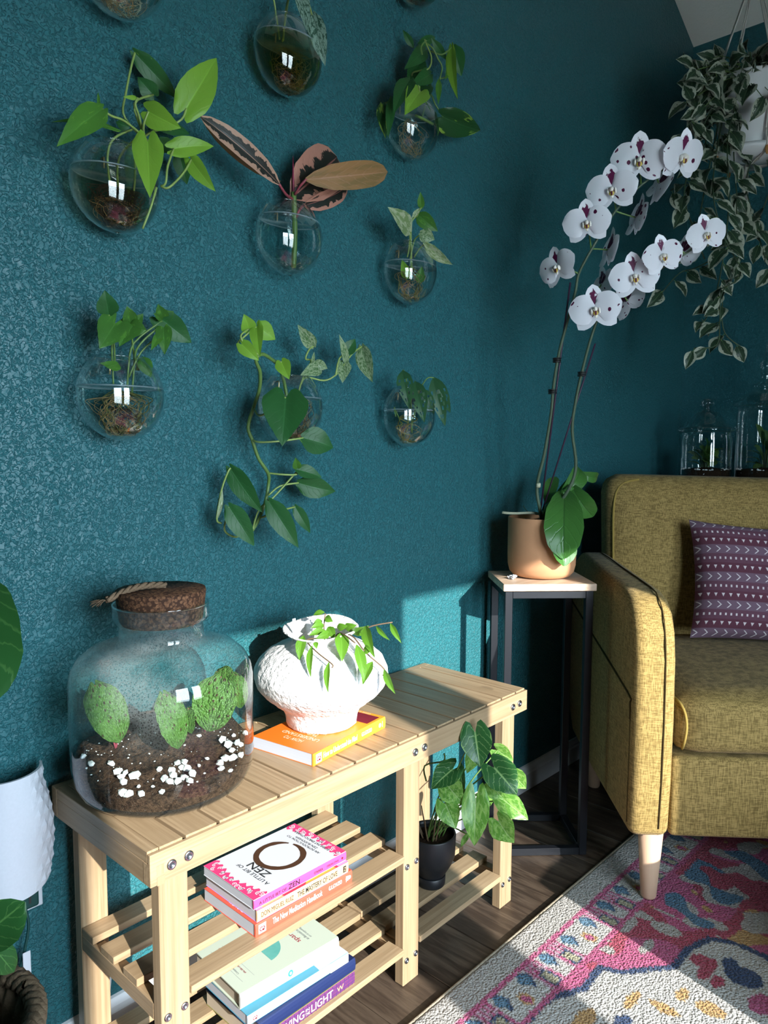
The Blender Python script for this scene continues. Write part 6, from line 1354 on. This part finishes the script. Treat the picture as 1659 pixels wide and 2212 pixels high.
for i in range(NX): ff.append((i+1, i, n0+i, n0+i+1)); k = NZ*(NX+1)+i; ff.append((k, k+1, n0+k+1, n0+k))
mk('shade', vv, ff, 'ceramic_speckle', nl, False)
v, f = box(-0.095, -0.061, -0.050, -0.0090, 0.405, 0.455, 0.003, 2); mk('plug_body', v, f, 'plastic_white', nl)
pg = thing('extension_plug', 'dark green two-slot plug and cord at the outlet', 'plug', (-0.055, -0.012, 0.328))
v, f = box(-0.070, -0.030, -0.024, -0.0090, 0.312, 0.345, 0.004, 2); po = mk('plug', v, f, 'plug_green', pg)
for x in (-0.060, -0.045): v, f = box(x-0.0018, x+0.0018, -0.0246, -0.0238, 0.322, 0.338); mk('slot', v, f, 'slot_dark', po)
v, f = tube([(-0.050, -0.018, 0.312), (-0.048, -0.022, 0.285), (-0.056, -0.024, 0.25), (-0.066, -0.026, 0.21), (-0.070, -0.028, 0.12), (-0.08, -0.03, 0.006)], 0.0022, 6, 5); mk('cord', v, f, 'plug_green', pg, True)
v, f = box(-0.062, -0.050, -0.032, -0.030, 0.200, 0.250, 0.0008); mk('cord_tag', v, f, 'plastic_white', pg)
cw = thing('white_cord', 'white cord and plug hanging on the wall behind the bench shelf', 'cord', (0.085, -0.012, 0.10))
cp0 = onwall(232, 2130, 0.010); v, f = tube([cp0+Vector((0.004, 0, 0.05)), cp0+Vector((0, 0, 0.02)), cp0, cp0+Vector((-0.004, -0.004, -0.05)), Vector((cp0.x, -0.018, 0.004))], 0.0028, 6, 4); mk('cord', v, f, 'plastic_white', cw, True)
v, f = tube([cp0+Vector((0.003, 0, 0.022)), cp0+Vector((0, 0, -0.010))], 0.006, 8, 1, r1=0.005); mk('plug', v, f, 'plastic_white', cw, True)
BC = (-0.262, -0.292); BZ = 0.372
bs = thing('woven_basket', 'brown woven basket planter on the floor left of the bench', 'basket', (BC[0], BC[1], 0))
def bw(p, a, r, z):
    d = Vector((math.cos(a), math.sin(a), 0)); k = int(round(z/0.012)); return p+d*(0.0035*math.sin(a*26+PI*k))
v, f = lathe([(0.0, 0.001)]+[(0.098+0.030*math.sin(PI*min(1, (z*0.012)/0.42)), 0.001+z*0.012) for z in range(31)]+[(0.110, BZ), (0.100, BZ-0.02), (0.098, BZ-0.10)], BC, 104, bw); mk('weave', v, f, 'wicker', bs, True)
b = MB()
for k in range(3):
    pts = []
    for i in range(121):
        a = 2*PI*i/120; q = a*19+k*2.094; r = 0.113+0.0065*math.cos(q); pts.append((BC[0]+r*math.cos(a), BC[1]+r*math.sin(a), BZ+0.006+0.0065*math.sin(q)))
    b.add(*tube(pts, 0.0072, 6, 1, False))
mk('braided_rim', b.v, b.f, 'wicker', bs, True)
v, f = lathe([(0.0, BZ-0.055), (0.0975, BZ-0.060)], BC, 32); mk('potting_soil', v, f, 'soil', bs, True)
fd = thing('fiddle_leaf_fig', 'large glossy dark green fig leaves rising from the woven basket', 'plant', (BC[0], BC[1], BZ-0.055))
BDp = depth_of((BC[0], BC[1], 0.6)); PB = F_PX/BDp
stem(fd, [(BC[0], BC[1], BZ-0.06), (BC[0]-0.01, BC[1]+0.01, 0.55), (BC[0]-0.02, BC[1], 0.80), (BC[0]-0.02, BC[1], 0.95)], 0.006, 'stem_brown', seg=8, r1=0.003)
for (bu, bv, tu, tv, w, d0, d1, rl) in [(-75, 1235, -28, 1530, 190, 0.0, -0.05, 10), (-80, 2040, 54, 1948, 110, -0.02, -0.03, 20), (-60, 1990, 30, 2100, 60, 0.0, 0.02, 0), (-260, 1500, -190, 1750, 170, 0.0, -0.04, 0), (-240, 1150, -300, 900, 170, 0.02, 0.03, 0)]:
    p, q = atdep(bu, bv, BDp+d0), atdep(tu, tv, BDp+d1); leaf(fd, p, q, w/PB, 'leaf_fiddle', 'ficus', rl, fold=0.15, arch=0.10, wave=0.03, nu=14, nv=4); stem(fd, [(BC[0]-0.01, BC[1], max(BZ, p.z-0.06)), (p.x*0.5+BC[0]*0.5, p.y*0.5+BC[1]*0.5, p.z-0.02), p], 0.003, 'stem_green', 'petiole')
